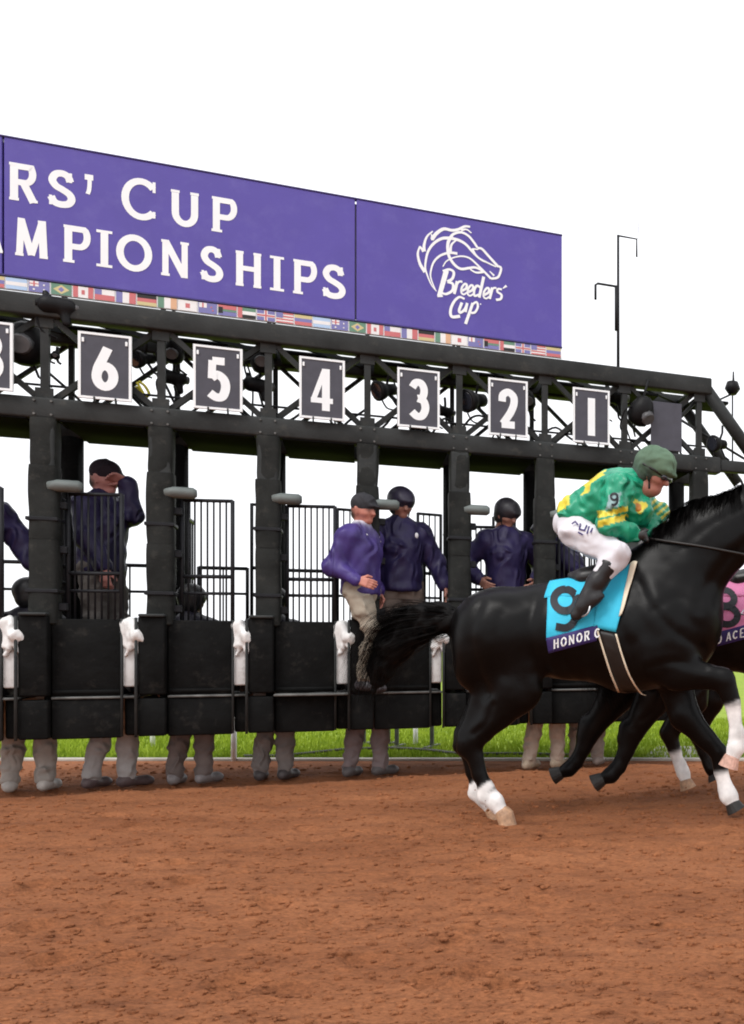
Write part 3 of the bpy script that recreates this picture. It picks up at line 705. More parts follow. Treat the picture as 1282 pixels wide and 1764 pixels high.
ZF0, ZF1 = 3.950, 4.036
fs_ = thing('flag_strip', 'row of small national flags along the bottom edge of the purple banner', 'flags', (X0, Y0, 0), TH)
box('backing_board', M_WHITE, fs_, U_A-2.2, U_C, VBN+.004, VBN+.03, ZF0-.004, ZF1+.002, .002, 1)
pit = (gu(540)-gu(13))/15; nfl = int((U_C-gu(13))/pit)+1
for i in range(-6, nfl):
    u0 = gu(13)+i*pit; u1 = min(u0+pit*.93, U_C-.01); key = ORDER[i % 15]
    if u1-u0 < .05: continue
    vs, fc, ms, mi = [], [], [], []
    for j, (a, b, c, d, m_) in enumerate(FLAGS[key]):
        if m_ not in ms: ms.append(m_)
        n0 = len(vs); yv = VBN-.0005*(j+1)
        A, B, C_, D_ = u0+a*(u1-u0), u0+b*(u1-u0), ZF0+c*(ZF1-ZF0), ZF0+d*(ZF1-ZF0)
        if key == 'br' and j:
            cu, czz = (u0+u1)/2, (ZF0+ZF1)/2; ru, rz = ((u1-u0)*.4, (ZF1-ZF0)*.42) if j == 1 else (.02, .02)
            vs += [(cu-ru, yv, czz), (cu, yv, czz-rz), (cu+ru, yv, czz), (cu, yv, czz+rz)]
        else: vs += [(A, yv, C_), (B, yv, C_), (B, yv, D_), (A, yv, D_)]
        fc.append((n0, n0+1, n0+2, n0+3)); mi.append(ms.index(m_))
    me = mesh_of('flag', vs, fc)
    for m_ in ms: me.materials.append(m_)
    for p, q in zip(me.polygons, mi): p.material_index = q
    link('flag', me, None, fs_)
# ------------------------------------------------------------------ stall number plates
def plate(k, ch, label):
    u = k*W*.998; t = thing('number_plate', label, 'number plate', tuple(GW(u, -.11, 3.15)), TH, 'stall number plates')
    hw, hgt = .168, .505
    box('board', M_PLATE, t, -hw, hw, 0, .014, 0, hgt, .004, 1)
    fr = bmesh.new()
    for (a, b, c, d) in ((-hw-.008, hw+.008, -.008, .010), (-hw-.008, hw+.008, hgt-.010, hgt+.008), (-hw-.008, -hw+.010, .010, hgt-.010), (hw-.010, hw+.008, .010, hgt-.010)):
        q = box_bm(a, b, -.006, .018, c, d, 0); me_ = bpy.data.meshes.new('t'); q.to_mesh(me_); q.free(); fr.from_mesh(me_); bpy.data.meshes.remove(me_)
    bm_obj('frame', fr, M_WHITE, t)
    for sx in (-1, 1):
        box('clip', M_WHITE, t, sx*(hw-.025)-.008, sx*(hw-.025)+.008, -.012, -.007, hgt-.075, hgt-.040, .002, 1)
        box('bracket', M_STEEL, t, sx*.07-.012, sx*.07+.012, .016, .10, .02, .05, .003, 1); box('bolt', M_STEEL, t, sx*.07-.006, sx*.07+.006, -.01, .02, -.03, .008, .001, 1)
    w_ = .092 if ch != '1' else .034
    ox_ = .03 if ch == '8' else 0
    V_, F_ = glyph_mesh([(ch, -w_+ox_, w_+ox_, .065, .425, .066 if ch != '1' else .070, False)], lambda x_, y_, l: (x_, -.003-.00015*l, y_))
    link('digit', mesh_of('digit', V_, F_), M_WHITE, t)
for k, ch, wd in ((-.985, '8', 'leftmost, cut by the picture edge, digit only half seen'), (0, '6', 'six'), (1, '5', 'five'), (2, '4', 'four'), (3, '3', 'three'), (4, '2', 'two'), (5, '1', 'one')):
    plate(k, ch, 'dark grey white-framed stall plate '+(wd if k < 0 else 'with white number '+wd))
bt = thing('blank_plate', 'blank dark grey board on the truss above the jockey helmet', 'plate', tuple(GW(gu(1150, -.06), -.06, ZB1)), TH)
box('board', M_PLATE, bt, -.17, .15, 0, .014, .02, .50, .004, 1); box('bracket', M_STEEL, bt, -.1, .1, .014, .05, .0, .04, .004, 1)
# ------------------------------------------------------------------ lamps, motors and loudspeakers on the truss
def device(kind, name, label, cat, px, py, v, s, az=0.0, tilt=0.0):
    u = gu(px, v); z = gz(px, py, v); t = thing(name, label, cat, tuple(GW(u, v, z)), TH+az, 'equipment on the gate truss')
    c_, s_ = math.cos(tilt), math.sin(tilt)
    R = lambda x_, y_, z_: (x_*s, (y_*c_-z_*s_)*s, (y_*s_+z_*c_)*s)
    if kind == 'horn':
        tube('housing', M_DEVICE, t, [R(0, q, 0) for q in (-.5, -.46, -.2, .05, .1, .45, .5)], [s*r for r in (.40, .46, .40, .24, .27, .25, .14)], 14)
        tube('lens', M_GLASS, t, [R(0, -.47, 0), R(0, -.505, 0)], [s*.36, s*.34], 14)
    elif kind == 'motor':
        b = Blob().cone(R(-.3, 0, .1), R(.25, 0, .1), .3*s, .26*s, k=.1*s).cone(R(.1, 0, .1), R(.2, -.1, -.45), .18*s, .13*s, k=.12*s).cone(R(-.25, .1, .1), R(-.38, .1, .5), .12*s, .1*s, k=.1*s)
        blob_obj('housing', b, .05*s if s > .2 else .012, M_DEVICE, t, use_col=False)
        tube('cap', M_DEVGREY, t, [R(.25, 0, .1), R(.55, 0, .1)], [.2*s, .16*s], 12); tube('knob', M_DEVICE, t, [R(-.3, 0, .1), R(-.62, 0, .12)], [.10*s, .13*s], 10)
    elif kind == 'ball':
        tube('housing', M_DEVICE, t, [R(0, 0, q) for q in (-.5, -.42, -.2, .1, .4, .5)], [s*r for r in (.12, .3, .42, .40, .26, .1)], 14)
        tube('lens', M_DEVGREY, t, [R(0, -.3, -.1), R(0, -.46, -.14)], [s*.26, s*.2], 12)
    tube('bracket', M_BAR, t, [R(0, .1, .2), R(.1, .25, .6), R(.1, .3, 1.0)], .012, 6)
    tube('bracket', M_BAR, t, [R(.05, .1, -.2), R(.2, .2, -.7), R(.45, .25, -.9)], .010, 6)
    tube('cable', M_DEVICE, t, catmull([R(-.1, .1, .1), R(-.6, .1, -.1), R(-.5, .15, -.7), R(-.1, .2, -.9)], 5), .008, 5)
    return t
DEV = [('motor', 'gate_motor', 'bulky black motor unit hung on the top chord left of plate six', 'motor', 103, 533, -.05, .24, .1, 0), ('ball', 'black_loudspeaker', 'tall black loudspeaker beside the cut-off leftmost plate', 'loudspeaker', 44, 592, .15, .34, 0, 0),
 ('horn', 'floodlight', 'small black floodlight right of plate six under the chord', 'floodlight', 248, 618, .2, .17, -.8, .3), ('ball', 'gate_motor', 'round black unit above another, left of plate five', 'motor', 298, 606, .25, .2, 0, .2), ('motor', 'gate_motor', 'black motor low on the truss left of plate five', 'motor', 300, 655, .3, .2, .5, 0),
 ('ball', 'gate_motor', 'black cylinder unit high beside plate five right edge', 'motor', 452, 622, .2, .22, 0, 0), ('motor', 'gate_motor', 'black motor low beside plate five right edge', 'motor', 446, 668, .2, .21, .3, 0), ('horn', 'floodlight', 'black floodlight left of plate three', 'floodlight', 665, 672, .15, .2, -1.0, .3),
 ('motor', 'gate_motor', 'black motor between plate three and the truss post, set low', 'motor', 768, 712, .3, .16, .4, 0), ('horn', 'floodlight', 'large black floodlight left of plate two', 'floodlight', 818, 690, .1, .24, -.9, .25), ('ball', 'gate_motor', 'dark round unit right of plate two', 'motor', 908, 690, .3, .2, 0, 0),
 ('motor', 'gate_motor', 'black motor right of plate one behind a brace', 'motor', 1062, 688, .25, .24, .2, 0), ('ball', 'dome_light', 'big round black dome unit above the jockey helmet', 'light', 1105, 708, -.05, .30, .6, .5), ('horn', 'floodlight', 'black floodlight on the sloping end brace at far right', 'floodlight', 1238, 765, .0, .19, -1.1, .1),
 ('motor', 'gate_motor', 'small black motor low beside plate two left edge', 'motor', 722, 742, .35, .14, .2, 0), ('ball', 'gate_motor', 'small dark ball hanging from a wire left of plate six', 'motor', 96, 612, .1, .07, 0, 0)]
for d in DEV: device(*d)
t = thing('cable_coil', 'coil of yellow cable tucked beside plate six', 'cable', tuple(GW(gu(244, .1), .1, gz(244, 672, .1))), TH, 'equipment on the gate truss')
tube('loop', M_YELLOW, t, catmull([(-.03, 0, .06), (.0, -.01, 0), (.03, 0, -.05), (.05, .01, -.02), (.02, .01, .04), (-.02, 0, .07)], 5), .011, 6)
tube('loop', M_YELLOW, t, catmull([(-.04, .02, .03), (.0, .01, -.03), (.04, .02, -.07)], 5), .010, 6)
# black fan of cables at the top of plate one: cable bundle along the truss
for k in range(1, len(COLS)-1):
    c = COLS[k]; rs = random.Random(k)
    pts = [(c+W*(j/6), .12+rs.uniform(-.03, .03), ZB1+.06+.10*math.sin(j*1.9+k)+rs.uniform(0, .10)) for j in range(7)]
    tube('cable', M_DEVICE, gate, catmull(pts, 4), .011, 5)
    for j in range(1):
        u_ = c+W*rs.uniform(.05, .95); tube('cable', M_DEVICE, gate, catmull([(u_, .3, ZC0), (u_+rs.uniform(-.08, .08), .3, ZC0-.25), (u_+rs.uniform(-.1, .1), .2, ZB1+.05)], 4), .008, 5)
# antenna mast
um = gu(1065, VR); zt = gz(1065, 405, VR); mast = thing('antenna_mast', 'tall thin dark antenna mast with two hooked arms on the gate top', 'antenna', tuple(GW(um, VR, ZC1-.03)), TH)
Zm = lambda py: gz(1065, py, VR)-(ZC1-.03)
um2 = lambda px: gu(px, VR)-um
tube('pole', M_BAR, mast, [(0, 0, 0), (0, 0, Zm(405))], [.017, .013], 8); tube('sleeve', M_BAR, mast, [(-.02, 0, Zm(570)), (-.02, 0, Zm(495))], .018, 8)
tube('arm', M_BAR, mast, [(0, 0, Zm(406)), (um2(1097), 0, Zm(406)), (um2(1097), 0, Zm(437))], .010, 6); tube('arm', M_BAR, mast, [(0, 0, Zm(494)), (um2(1030), 0, Zm(494)), (um2(1026), 0, Zm(497)), (um2(1026), 0, Zm(522))], .013, 6)
tube('whip', M_ALU, mast, [(um2(1099), 0, Zm(405)), (um2(1101), 0, Zm(365))], .003, 5)
# small device on a rod at far right
uu = gu(1262, .3); t = thing('weather_sensor', 'small dark sensor on a rod at the far right above the end brace', 'sensor', tuple(GW(uu, .3, ZB1-.12)), TH)
z_ = lambda py: gz(1262, py, .3)-(ZB1-.12)
tube('rod', M_BAR, t, [(-.25, 0, z_(700)), (-.02, 0, z_(680))], .010, 6); tube('body', M_DEVICE, t, [(0, 0, z_(680)), (0, 0, z_(670)), (0, 0, z_(658))], [.04, .085, .06], 10); tube('tip', M_BAR, t, [(.01, 0, z_(660)), (.01, 0, z_(640))], [.014, .008], 6)
tube('pole', M_BAR, t, [(0, 0, 0), (0, 0, z_(682))], .009, 6)
# ================================================================== people
M_SKIN = mat('skin', (1, 1, 1), .5, .08, 14, .1, 120, .35, attr=True)
M_CLOTH = mat('woven_cloth', (1, 1, 1), .85, .2, 9, .25, 90, .2, attr=True, ridge=(7, .05, (1, 1, .8)))
M_NYLON = mat('jacket_nylon', (1, 1, 1), .5, .3, 7, .5, 26, .35, attr=True, ridge=(6, .07, (1, 1, .7)))
M_LEATHER = mat('shoe_leather', (1, 1, 1), .5, .3, 16, .2, 60, .4, attr=True)
M_HELM = mat('helmet_shell', (1, 1, 1), .42, .2, 12, .1, 60, .45, attr=True)
SKIN = (.52, .26, .19); SKIN_RED = (.50, .20, .15); DARKHAIR = (.02, .016, .014)
NAVY = (.028, .022, .075); PURP = (.052, .032, .165); KHAKI = (.42, .36, .28); GREY = (.22, .20, .19); BROWNP = (.16, .12, .10)
V3 = lambda *a: np.array(a, float)
def frame_of(fwd, up=(0, 0, 1)):
    f = np.array(fwd, float); f /= np.linalg.norm(f); l = np.cross(up, f); l /= np.linalg.norm(l); u = np.cross(f, l); return f, l, u
def head_blob(c, fwd, skin, sc=1.0, hair=True):
    """head with brow, nose, lips, chin, ears; c = middle of the skull"""
    f, l, u = frame_of(fwd); b = Blob()
    P = lambda x, y, z: c+(f*x+l*y+u*z)*sc
    b.cone(P(-.015, 0, .03), P(.0, 0, .02), .090*sc, .088*sc, k=.03*sc, col=skin)
    b.cone(P(.03, 0, -.02), P(.052, 0, -.085), .066*sc, .040*sc, k=.04*sc, col=skin)
    b.cone(P(-.02, .0, -.06), P(-.03, 0, -.15), .056*sc, .054*sc, k=.04*sc, col=skin)
    b.cone(P(.085, 0, .015), P(.112, 0, -.028), .012*sc, .017*sc, k=.018*sc, col=skin)
    for s_ in (-1, 1):
        b.cone(P(.075, s_*.018, .032), P(.062, s_*.052, .030), .016*sc, .014*sc, k=.02*sc, col=tuple(x*.75 for x in skin))
        b.cone(P(.078, s_*.030, .008), P(.078, s_*.034, .008), .012*sc, k=.01*sc, col=(.06, .04, .04))
        b.cone(P(.062, s_*.042, -.03), P(.04, s_*.055, -.03), .022*sc, .02*sc, k=.02*sc, col=skin)
        b.cone(P(-.01, s_*.086, .015), P(-.004, s_*.082, -.035), .018*sc, .012*sc, k=.012*sc, col=tuple(x*.9 for x in skin))
        b.cone(P(.074, s_*.006, -.062), P(.064, s_*.026, -.064), .010*sc, .008*sc, k=.01*sc, col=(skin[0]*.75, skin[1]*.5, skin[2]*.5))
    if hair:
        b.cone(P(-.045, 0, .03), P(-.055, 0, -.03), .076*sc, .066*sc, k=.02*sc, col=DARKHAIR)
    return b
def hand_blob(b, w, d, back, skin, curl=.35, sc=1.0, mirror=1):
    """five fingers: w wrist, d direction of the fingers, back = outward normal of the hand's back"""
    d = np.array(d, float); d /= np.linalg.norm(d); n = np.array(back, float); n -= d*n.dot(d); n /= np.linalg.norm(n); s = np.cross(d, n)*mirror
    P = lambda a, x, o: w+(d*a+s*x-n*o)*sc
    for x in (-.027, -.009, .009, .027): b.cone(P(.0, x*.6, 0), P(.085, x, 0), .015*sc, .0135*sc, k=.012*sc, col=skin)
    for x, L in ((-.030, .062), (-.010, .074), (.011, .078), (.031, .068)):
        p = P(.088, x, 0); a1, a2 = curl, curl*2.3
        q = p+(d*math.cos(a1)-n*math.sin(a1))*L*.5*sc; r = q+(d*math.cos(a2)-n*math.sin(a2))*L*.5*sc
        b.chain([p, q, r], [.0105*sc, .0095*sc, .008*sc], k=.005*sc, col=skin)
    p = P(.025, .028, .004); q = P(.062, .058, .016); r = P(.088, .060, .032)
    b.chain([p, q, r], [.014*sc, .0115*sc, .0095*sc], k=.008*sc, col=skin)
def fold_scale(i): return .007
def person(label, loc, heading, J=None, H=1.78, jacket=NAVY, trousers=KHAKI, shoes=(.05, .045, .05), skin=SKIN, hat='helmet', hatcol=(.03, .03, .045), look=0.0, nod=0.0,
           lean=0.0, collar=None, seed=0, hands=True, group='gate crew', badge=False, glove=None):
    k = H/1.78
    j = dict(pel=V3(0, 0, .96), chest=V3(.0, 0, 1.28), neck=V3(.0, 0, 1.48), head=V3(.03, 0, 1.655),
             shl=V3(0, .175, 1.41), shr=V3(0, -.175, 1.41), ell=V3(-.03, .27, 1.14), elr=V3(-.03, -.27, 1.14), wrl=V3(.07, .29, .90), wrr=V3(.07, -.29, .90),
             hil=V3(0, .09, .93), hir=V3(0, -.09, .93), knl=V3(.03, .11, .50), knr=V3(.03, -.11, .50), anl=V3(-.02, .12, .09), anr=V3(-.02, -.12, .09), tol=V3(.16, .15, .035), tor=V3(.16, -.15, .035),
             hdl=V3(.06, 0, -1), hdr=V3(.06, 0, -1))
    if lean:
        c_, s_ = math.cos(lean), math.sin(lean)
        for q in ('chest', 'neck', 'head', 'shl', 'shr', 'ell', 'elr', 'wrl', 'wrr'):
            x, y, z = j[q]-j['pel']; j[q] = j['pel']+V3(x*c_+z*s_, y, -x*s_+z*c_)
    if J:
        for a in J: j[a] = V3(*J[a])
    for a in j:
        if a not in ('hdl', 'hdr'): j[a] = j[a]*k
    hf = V3(math.cos(look)*math.cos(nod), math.sin(look)*math.cos(nod), -math.sin(nod))
    t = thing('person', label, 'person', loc, heading, group)
    # body: one continuous skinned figure under the clothes
    b = Blob()
    b.cone(j['pel'], j['chest'], .11*k, .115*k, sy=1.2, k=.06, col=skin); b.cone(j['chest'], j['neck'], .11*k, .06*k, k=.06, col=skin)
    for s_ in 'lr':
        b.chain([j['sh'+s_], j['el'+s_], j['wr'+s_]], [.05*k, .038*k, .028*k], k=.03, col=skin); b.cone(j['chest'], j['sh'+s_], .08*k, .05*k, k=.05, col=skin)
        b.chain([j['hi'+s_], j['kn'+s_], j['an'+s_]], [.075*k, .052*k, .035*k], k=.04, col=skin); b.cone(j['an'+s_], j['to'+s_], .035*k, .022*k, k=.03, col=skin)
    V_, F_ = b.mesh(.020); V_ = relax(V_, F_, 1); C_ = b.colours(V_, skin)
    hb = head_blob(j['head'], hf, skin, k, True); v2, f2 = hb.mesh(.0085*k); c2 = hb.colours(v2, skin, .006)
    parts = [(V_, F_, C_), (v2, f2, c2)]
    if hands:
        for s_, mi in (('l', 1), ('r', -1)):
            w_ = j['wr'+s_]; hb = Blob(); bk = V3(0, 1 if s_ == 'l' else -1, .25)
            hand_blob(hb, w_, j['hd'+s_], bk, glove or skin, .4, k*1.08, mi); v2, f2 = hb.mesh(.0062); parts.append((v2, f2, hb.colours(v2, glove or skin)))
    off = 0; VV, FF, CC = [], [], []
    for v_, f_, c_ in parts: VV.append(v_); FF.append(f_+off); CC.append(c_); off += len(v_)
    link('body', fast_mesh('body', np.concatenate(VV), np.concatenate(FF), np.concatenate(CC)), M_SKIN, t)
    # jacket
    b = Blob(); hem = j['pel']+V3(0, 0, -.09*k)
    b.cone(hem, j['chest'], .148*k, .158*k, sy=1.18, k=.07); b.cone(j['chest'], (j['neck']+j['chest'])/2+V3(0, 0, .06*k), .155*k, .115*k, sy=1.15, k=.07)
    b.cone(j['neck']-V3(0, 0, .03*k), j['neck']+V3(.0, 0, .035*k), .080*k, .075*k, k=.03, col=collar)
    for s_ in 'lr':
        b.cone((j['neck']+j['sh'+s_])/2-V3(0, 0, .03*k), j['sh'+s_], .095*k, .088*k, k=.06)
        e = j['wr'+s_]+(j['el'+s_]-j['wr'+s_])*.10
        b.chain([j['sh'+s_], j['el'+s_], e], [.088*k, .076*k, .060*k], k=.04)
        b.cone(e, e+(e-j['el'+s_])*.02, .060*k, .058*k, k=.012)
    b.cone(hem, hem+V3(0, 0, .02), .152*k, .152*k, sy=1.18, k=.02)
    ax_ = j['pel']-j['chest']; ax_ = ax_/np.linalg.norm(ax_)
    if not lean: b.cut(ax_, hem-ax_*.015)
    def jc(V, c):
        c = c.copy()
        return c
    blob_obj('jacket', b, .0135, M_NYLON, t, jacket, jc, folds=.017, ffreq=9, seed=seed)
    if collar is not None:                                           # broad white collar folded on the shoulders
        b = Blob(); n0 = j['neck']
        for s_ in (-1, 1):
            for dz, dr in ((.012, 0), (-.030, .035)):
                b.chain([n0+V3(-.105-dr, 0, dz+.02)*k, n0+V3(-.06-dr*.6, s_*(.095+dr), dz+.015)*k, n0+V3(.04, s_*(.115+dr), dz)*k, n0+V3(.125, s_*(.085+dr*.6), dz-.07)*k], [.018*k, .018*k, .017*k, .010*k], k=.012)
        blob_obj('collar', b, .009, M_CLOTH, t, collar)
    # trousers
    b = Blob(); b.cone(j['pel']+V3(0, 0, .02), j['pel']-V3(0, 0, .06), .120*k, .125*k, sy=1.15, k=.05)
    for s_ in 'lr':
        an = j['an'+s_]+(j['kn'+s_]-j['an'+s_])*.06
        b.chain([j['hi'+s_], (j['hi'+s_]+j['kn'+s_])/2, j['kn'+s_], (j['kn'+s_]*.6+an*.4), an], [.102*k, .088*k, .074*k, .072*k, .064*k], k=.035)
    blob_obj('trousers', b, .0135, M_CLOTH, t, trousers, None, folds=.020, ffreq=9, seed=seed+5, stretch=(1, 1, 1.3))
    for s_ in 'lr':
        b = Blob(); a, o_ = j['an'+s_], j['to'+s_]; dv = (o_-a); dv[2] = 0; dv /= np.linalg.norm(dv)
        b.cone(a+V3(0, 0, .02*k), a-V3(0, 0, .01*k), .050*k, .052*k, k=.03); b.cone(a-V3(0, 0, .035*k)-dv*.045*k, o_+V3(0, 0, .012*k), .046*k, .040*k, sy=.95, k=.04); b.cone(o_+V3(0, 0, .008*k), o_+dv*.045*k+V3(0, 0, .004), .040*k, .034*k, k=.03)
        blob_obj('shoe', b, .012, M_LEATHER, t, shoes)
    f, l, u = frame_of(hf); c0 = j['head']; Q = lambda x, y, z: c0+(f*x+l*y+u*z)*k
    b = Blob()
    if hat == 'helmet':
        b.cone(Q(-.02, 0, .055), Q(.012, 0, .052), .112*k, .108*k, k=.03, col=hatcol); b.cone(Q(-.02, 0, .03), Q(-.04, 0, -.02), .105*k, .09*k, k=.03, col=hatcol)
        b.cone(Q(.085, -.035, .055), Q(.085, .035, .055), .03*k, .03*k, k=.04, col=hatcol); b.cone(Q(.125, -.03, .045), Q(.125, .03, .045), .010*k, .010*k, k=.03, col=hatcol)
        for s_ in (-1, 1): b.cone(Q(.0, s_*.092, .02), Q(.03, s_*.06, -.10), .010*k, .008*k, k=.01, col=(.02, .02, .02))
        nm = 'helmet'
    else:
        b.cone(Q(-.018, 0, .062), Q(.01, 0, .058), .103*k, .100*k, k=.03, col=hatcol)
        for y in (-.045, 0, .045): b.cone(Q(.07, y, .055), Q(.155-abs(y)*.4, y*.9, .040), .016*k, .008*k, k=.03, col=hatcol)
        b.cone(Q(-.01, 0, .16), Q(-.01, 0, .162), .012*k, .012*k, k=.01, col=hatcol)
        nm = 'cap'
    blob_obj(nm, b, .0095, M_HELM if hat == 'helmet' else M_CLOTH, t, hatcol)
    if badge:
        cpos = j['chest']+V3(.20*k, .09*k, .09*k)
        bm = Blob().ell(cpos, (.012, .018, .028), k=.01); blob_obj('badge', bm, .006, M_CLOTH, t, (.75, .75, .78))
    return t
def on_gate(px, v, z=0.0): p = GW(gu(px, v), v, z); return (p.x, p.y, z)
LED = .79
A = math.radians
G1 = 'crew standing on the gate ledge'
person('crew member in dark navy jacket shading his brow with one hand', on_gate(176, .55, .90), A(-6),
       J=dict(ell=(.20, .08, 1.36), wrl=(.19, .03, 1.64), hdl=(-.35, -.9, .25), elr=(.06, -.22, 1.15), wrr=(.20, -.20, .90)), H=1.84, jacket=(.026, .021, .070), trousers=(.15, .135, .125), skin=(.58, .27, .24), hat='cap', hatcol=(.03, .022, .03), nod=.1, seed=1, group=G1)
person('striding crew member in bright purple jacket with white collar and khaki trousers', on_gate(622, -.10, LED+.005), A(-12),
       J=dict(elr=(-.10, -.25, 1.12), wrr=(.14, -.24, 1.0), hdr=(1, .1, -.25), ell=(-.12, .24, 1.15), wrl=(.0, .26, .92), knr=(.20, -.10, .55), anr=(.10, -.10, .10), tor=(.27, -.12, .035), knl=(-.02, .08, .50), anl=(-.14, .09, .10), tol=(.03, .11, .035)),
       H=1.70, jacket=PURP, trousers=(.31, .265, .21), skin=SKIN_RED, hat='cap', hatcol=(.035, .035, .04), collar=(.78, .78, .82), lean=.0, look=A(-5), nod=.08, seed=2, group=G1)
person('crew member in dark purple jacket and helmet behind the bright purple one', on_gate(690, .30, LED), A(-55),
       J=dict(ell=(.0, .30, 1.17), wrl=(.10, .36, .93), hdl=(.2, .2, -1)), H=1.84, jacket=(.026, .020, .072), trousers=BROWNP, skin=(.36, .17, .13), hat='helmet', hatcol=(.035, .03, .055), nod=.2, look=A(10), badge=True, seed=3, group=G1)
person('crew member in navy jacket and dark helmet, hands on hips', on_gate(872, .32, LED), A(-62),
       J=dict(ell=(-.10, .36, 1.20), wrl=(.08, .27, 1.02), elr=(-.10, -.36, 1.20), wrr=(.08, -.27, 1.02), hdl=(.6, -.6, -.5), hdr=(.6, .6, -.5)), H=1.80, jacket=(.030, .023, .082), trousers=(.15, .135, .125), skin=(.40, .20, .15), hat='helmet', hatcol=(.035, .033, .04), nod=.35, look=A(35), seed=4, group=G1)
person('crew member in dark purple jacket bending, half hidden between column and jockey', on_gate(1006, .35, LED), A(195), J=None, H=1.76, jacket=(.028, .021, .078), trousers=(.15, .135, .125), lean=.55, hat='helmet', seed=5, group=G1)
person('crew member at the left picture edge, only a purple sleeve and hand in view', on_gate(-52, .25, LED), A(-40),
       J=dict(ell=(.02, .30, 1.22), wrl=(.10, .36, 1.02), hdl=(.35, .35, -.9)), H=1.84, jacket=(.026, .020, .072), trousers=(.15, .135, .125), skin=(.3, .15, .12), hat='helmet', seed=6, group=G1)
G2 = 'crew standing on the dirt behind the gate doors'
def standing(label, xl, xr, v, head_deg, H, trousers, shoes, lean=0, seed=0, step=0.0, jacket=(.02, .018, .03)):
    pl, pr = GW(gu(xl, v), v), GW(gu(xr, v), v); c = (pl+pr)/2
    hd = A(head_deg); f_ = Vector((math.cos(hd), math.sin(hd), 0)); l_ = Vector((-f_.y, f_.x, 0)); k = H/1.78
    J = {}
    L_, R_ = (pl, pr) if (pl-c).dot(l_) > 0 else (pr, pl)
    for s_, p, st in (('l', L_, step), ('r', R_, -step)):
        d_ = p-c; x_, y_ = d_.dot(f_)/k, d_.dot(l_)/k
        J['an'+s_] = (x_-.02, y_, .09); J['to'+s_] = (x_+.15, y_+(.03 if s_ == 'l' else -.03), .035); J['kn'+s_] = (x_*.55+.05, y_*.85, .50)
    person(label, (c.x, c.y, 0), hd, J=J, H=H, trousers=trousers, shoes=shoes, lean=lean, seed=seed, jacket=jacket, hat='helmet', hatcol=(.02, .02, .022), group=G2, skin=(.3, .16, .12))
standing('crew member with striding grey khaki legs, leftmost under the gate', 18, 80, .44, 115, 1.72, (.34, .31, .28), (.40, .37, .34), 0, 11)
standing('crew member with pale grey trousers under the gate, second pair of legs from left', 160, 222, .44, 80, 1.70, (.38, .36, .35), (.10, .07, .07), 1.1, 12)
standing('crew member with brown-grey trousers under the gate, third pair of legs from left', 303, 353, .42, 95, 1.70, (.17, .14, .13), (.22, .20, .20), 0, 13)
standing('crew member with narrow grey legs and dark boots, fourth pair from left', 450, 492, .40, 100, 1.70, (.20, .18, .17), (.06, .05, .05), 0, 14)
standing('crew member with mauve-grey legs just left of the horse tail', 604, 656, .36, 80, 1.70, (.22, .18, .18), (.10, .09, .09), 1.15, 15)
standing('crew member with khaki legs seen under the belly of the black horse', 912, 962, .25, 70, 1.72, (.46, .37, .30), (.42, .33, .24), 1.1, 16)
standing('crew member with dark and tan trouser legs, rightmost behind the horse belly', 992, 1030, .30, 100, 1.72, (.26, .21, .18), (.2, .16, .14), 1.1, 17)
# ================================================================== horses and riders
def coat_material(name, base, rough):
    m = mat(name, (1, 1, 1), rough, .35, 9, .12, 160, .15, attr=True)
    return m
M_COAT = coat_material('horse_coat', None, .33)
M_HAIR = mat('horse_hair', (.004, .0035, .0035), .65, .3, 20, spec=.12)
M_SILK = mat('racing_silk', (1, 1, 1), .38, .25, 12, .15, 90, .45, attr=True, ridge=(6.5, .07, (1, 1, 1)))
M_BREECH = mat('white_breeches', (1, 1, 1), .6, .06, 9, .1, 90, .3, attr=True, ridge=(5, .05, (1, 1, 1)))
M_BOOT = mat('black_boot', (1, 1, 1), .36, .2, 12, .05, 60, .35, attr=True)
M_TURQ = mat('turquoise_cloth', (.035, .50, .72), .65, .08, 8, .2, 120)
M_PINK = mat('pink_cloth', (.72, .22, .42), .65, .12, 8, .2, 120)
M_NAVYB = mat('navy_band', (.035, .022, .13), .65, .1, 8)
M_BLACKP = mat('black_print', (.012, .014, .02), .6, .1)
M_CREAM = mat('cream_trim', (.78, .68, .52), .6, .1)
M_LEATH = mat('tack_leather', (.014, .012, .011), .4, .2, 12, .1, 60)
M_SADDLE = mat('saddle_leather', (.02, .018, .018), .35, .2, 12)
M_METAL = mat('stirrup_steel', (.55, .55, .56), .3, .1, metal=.9)
YH = 6.42                                     # depth of the middle of the nearest horse; readings of the photograph are turned into its own metres
HX = (1000-CX)/F_PX*YH
def hp(px, py, l=0.0, Y=YH, ox=HX):
    return np.array(((px-CX)/F_PX*(Y+l)-ox, l, CAM_H-(py-CY)/F_PX*(Y+l)))
BLK = (.0022, .0019, .0019); WHT = (.80, .78, .76); HOOF = (.42, .25, .15); HOOFK = (.02, .018, .016); PINKISH = (.55, .33, .26)
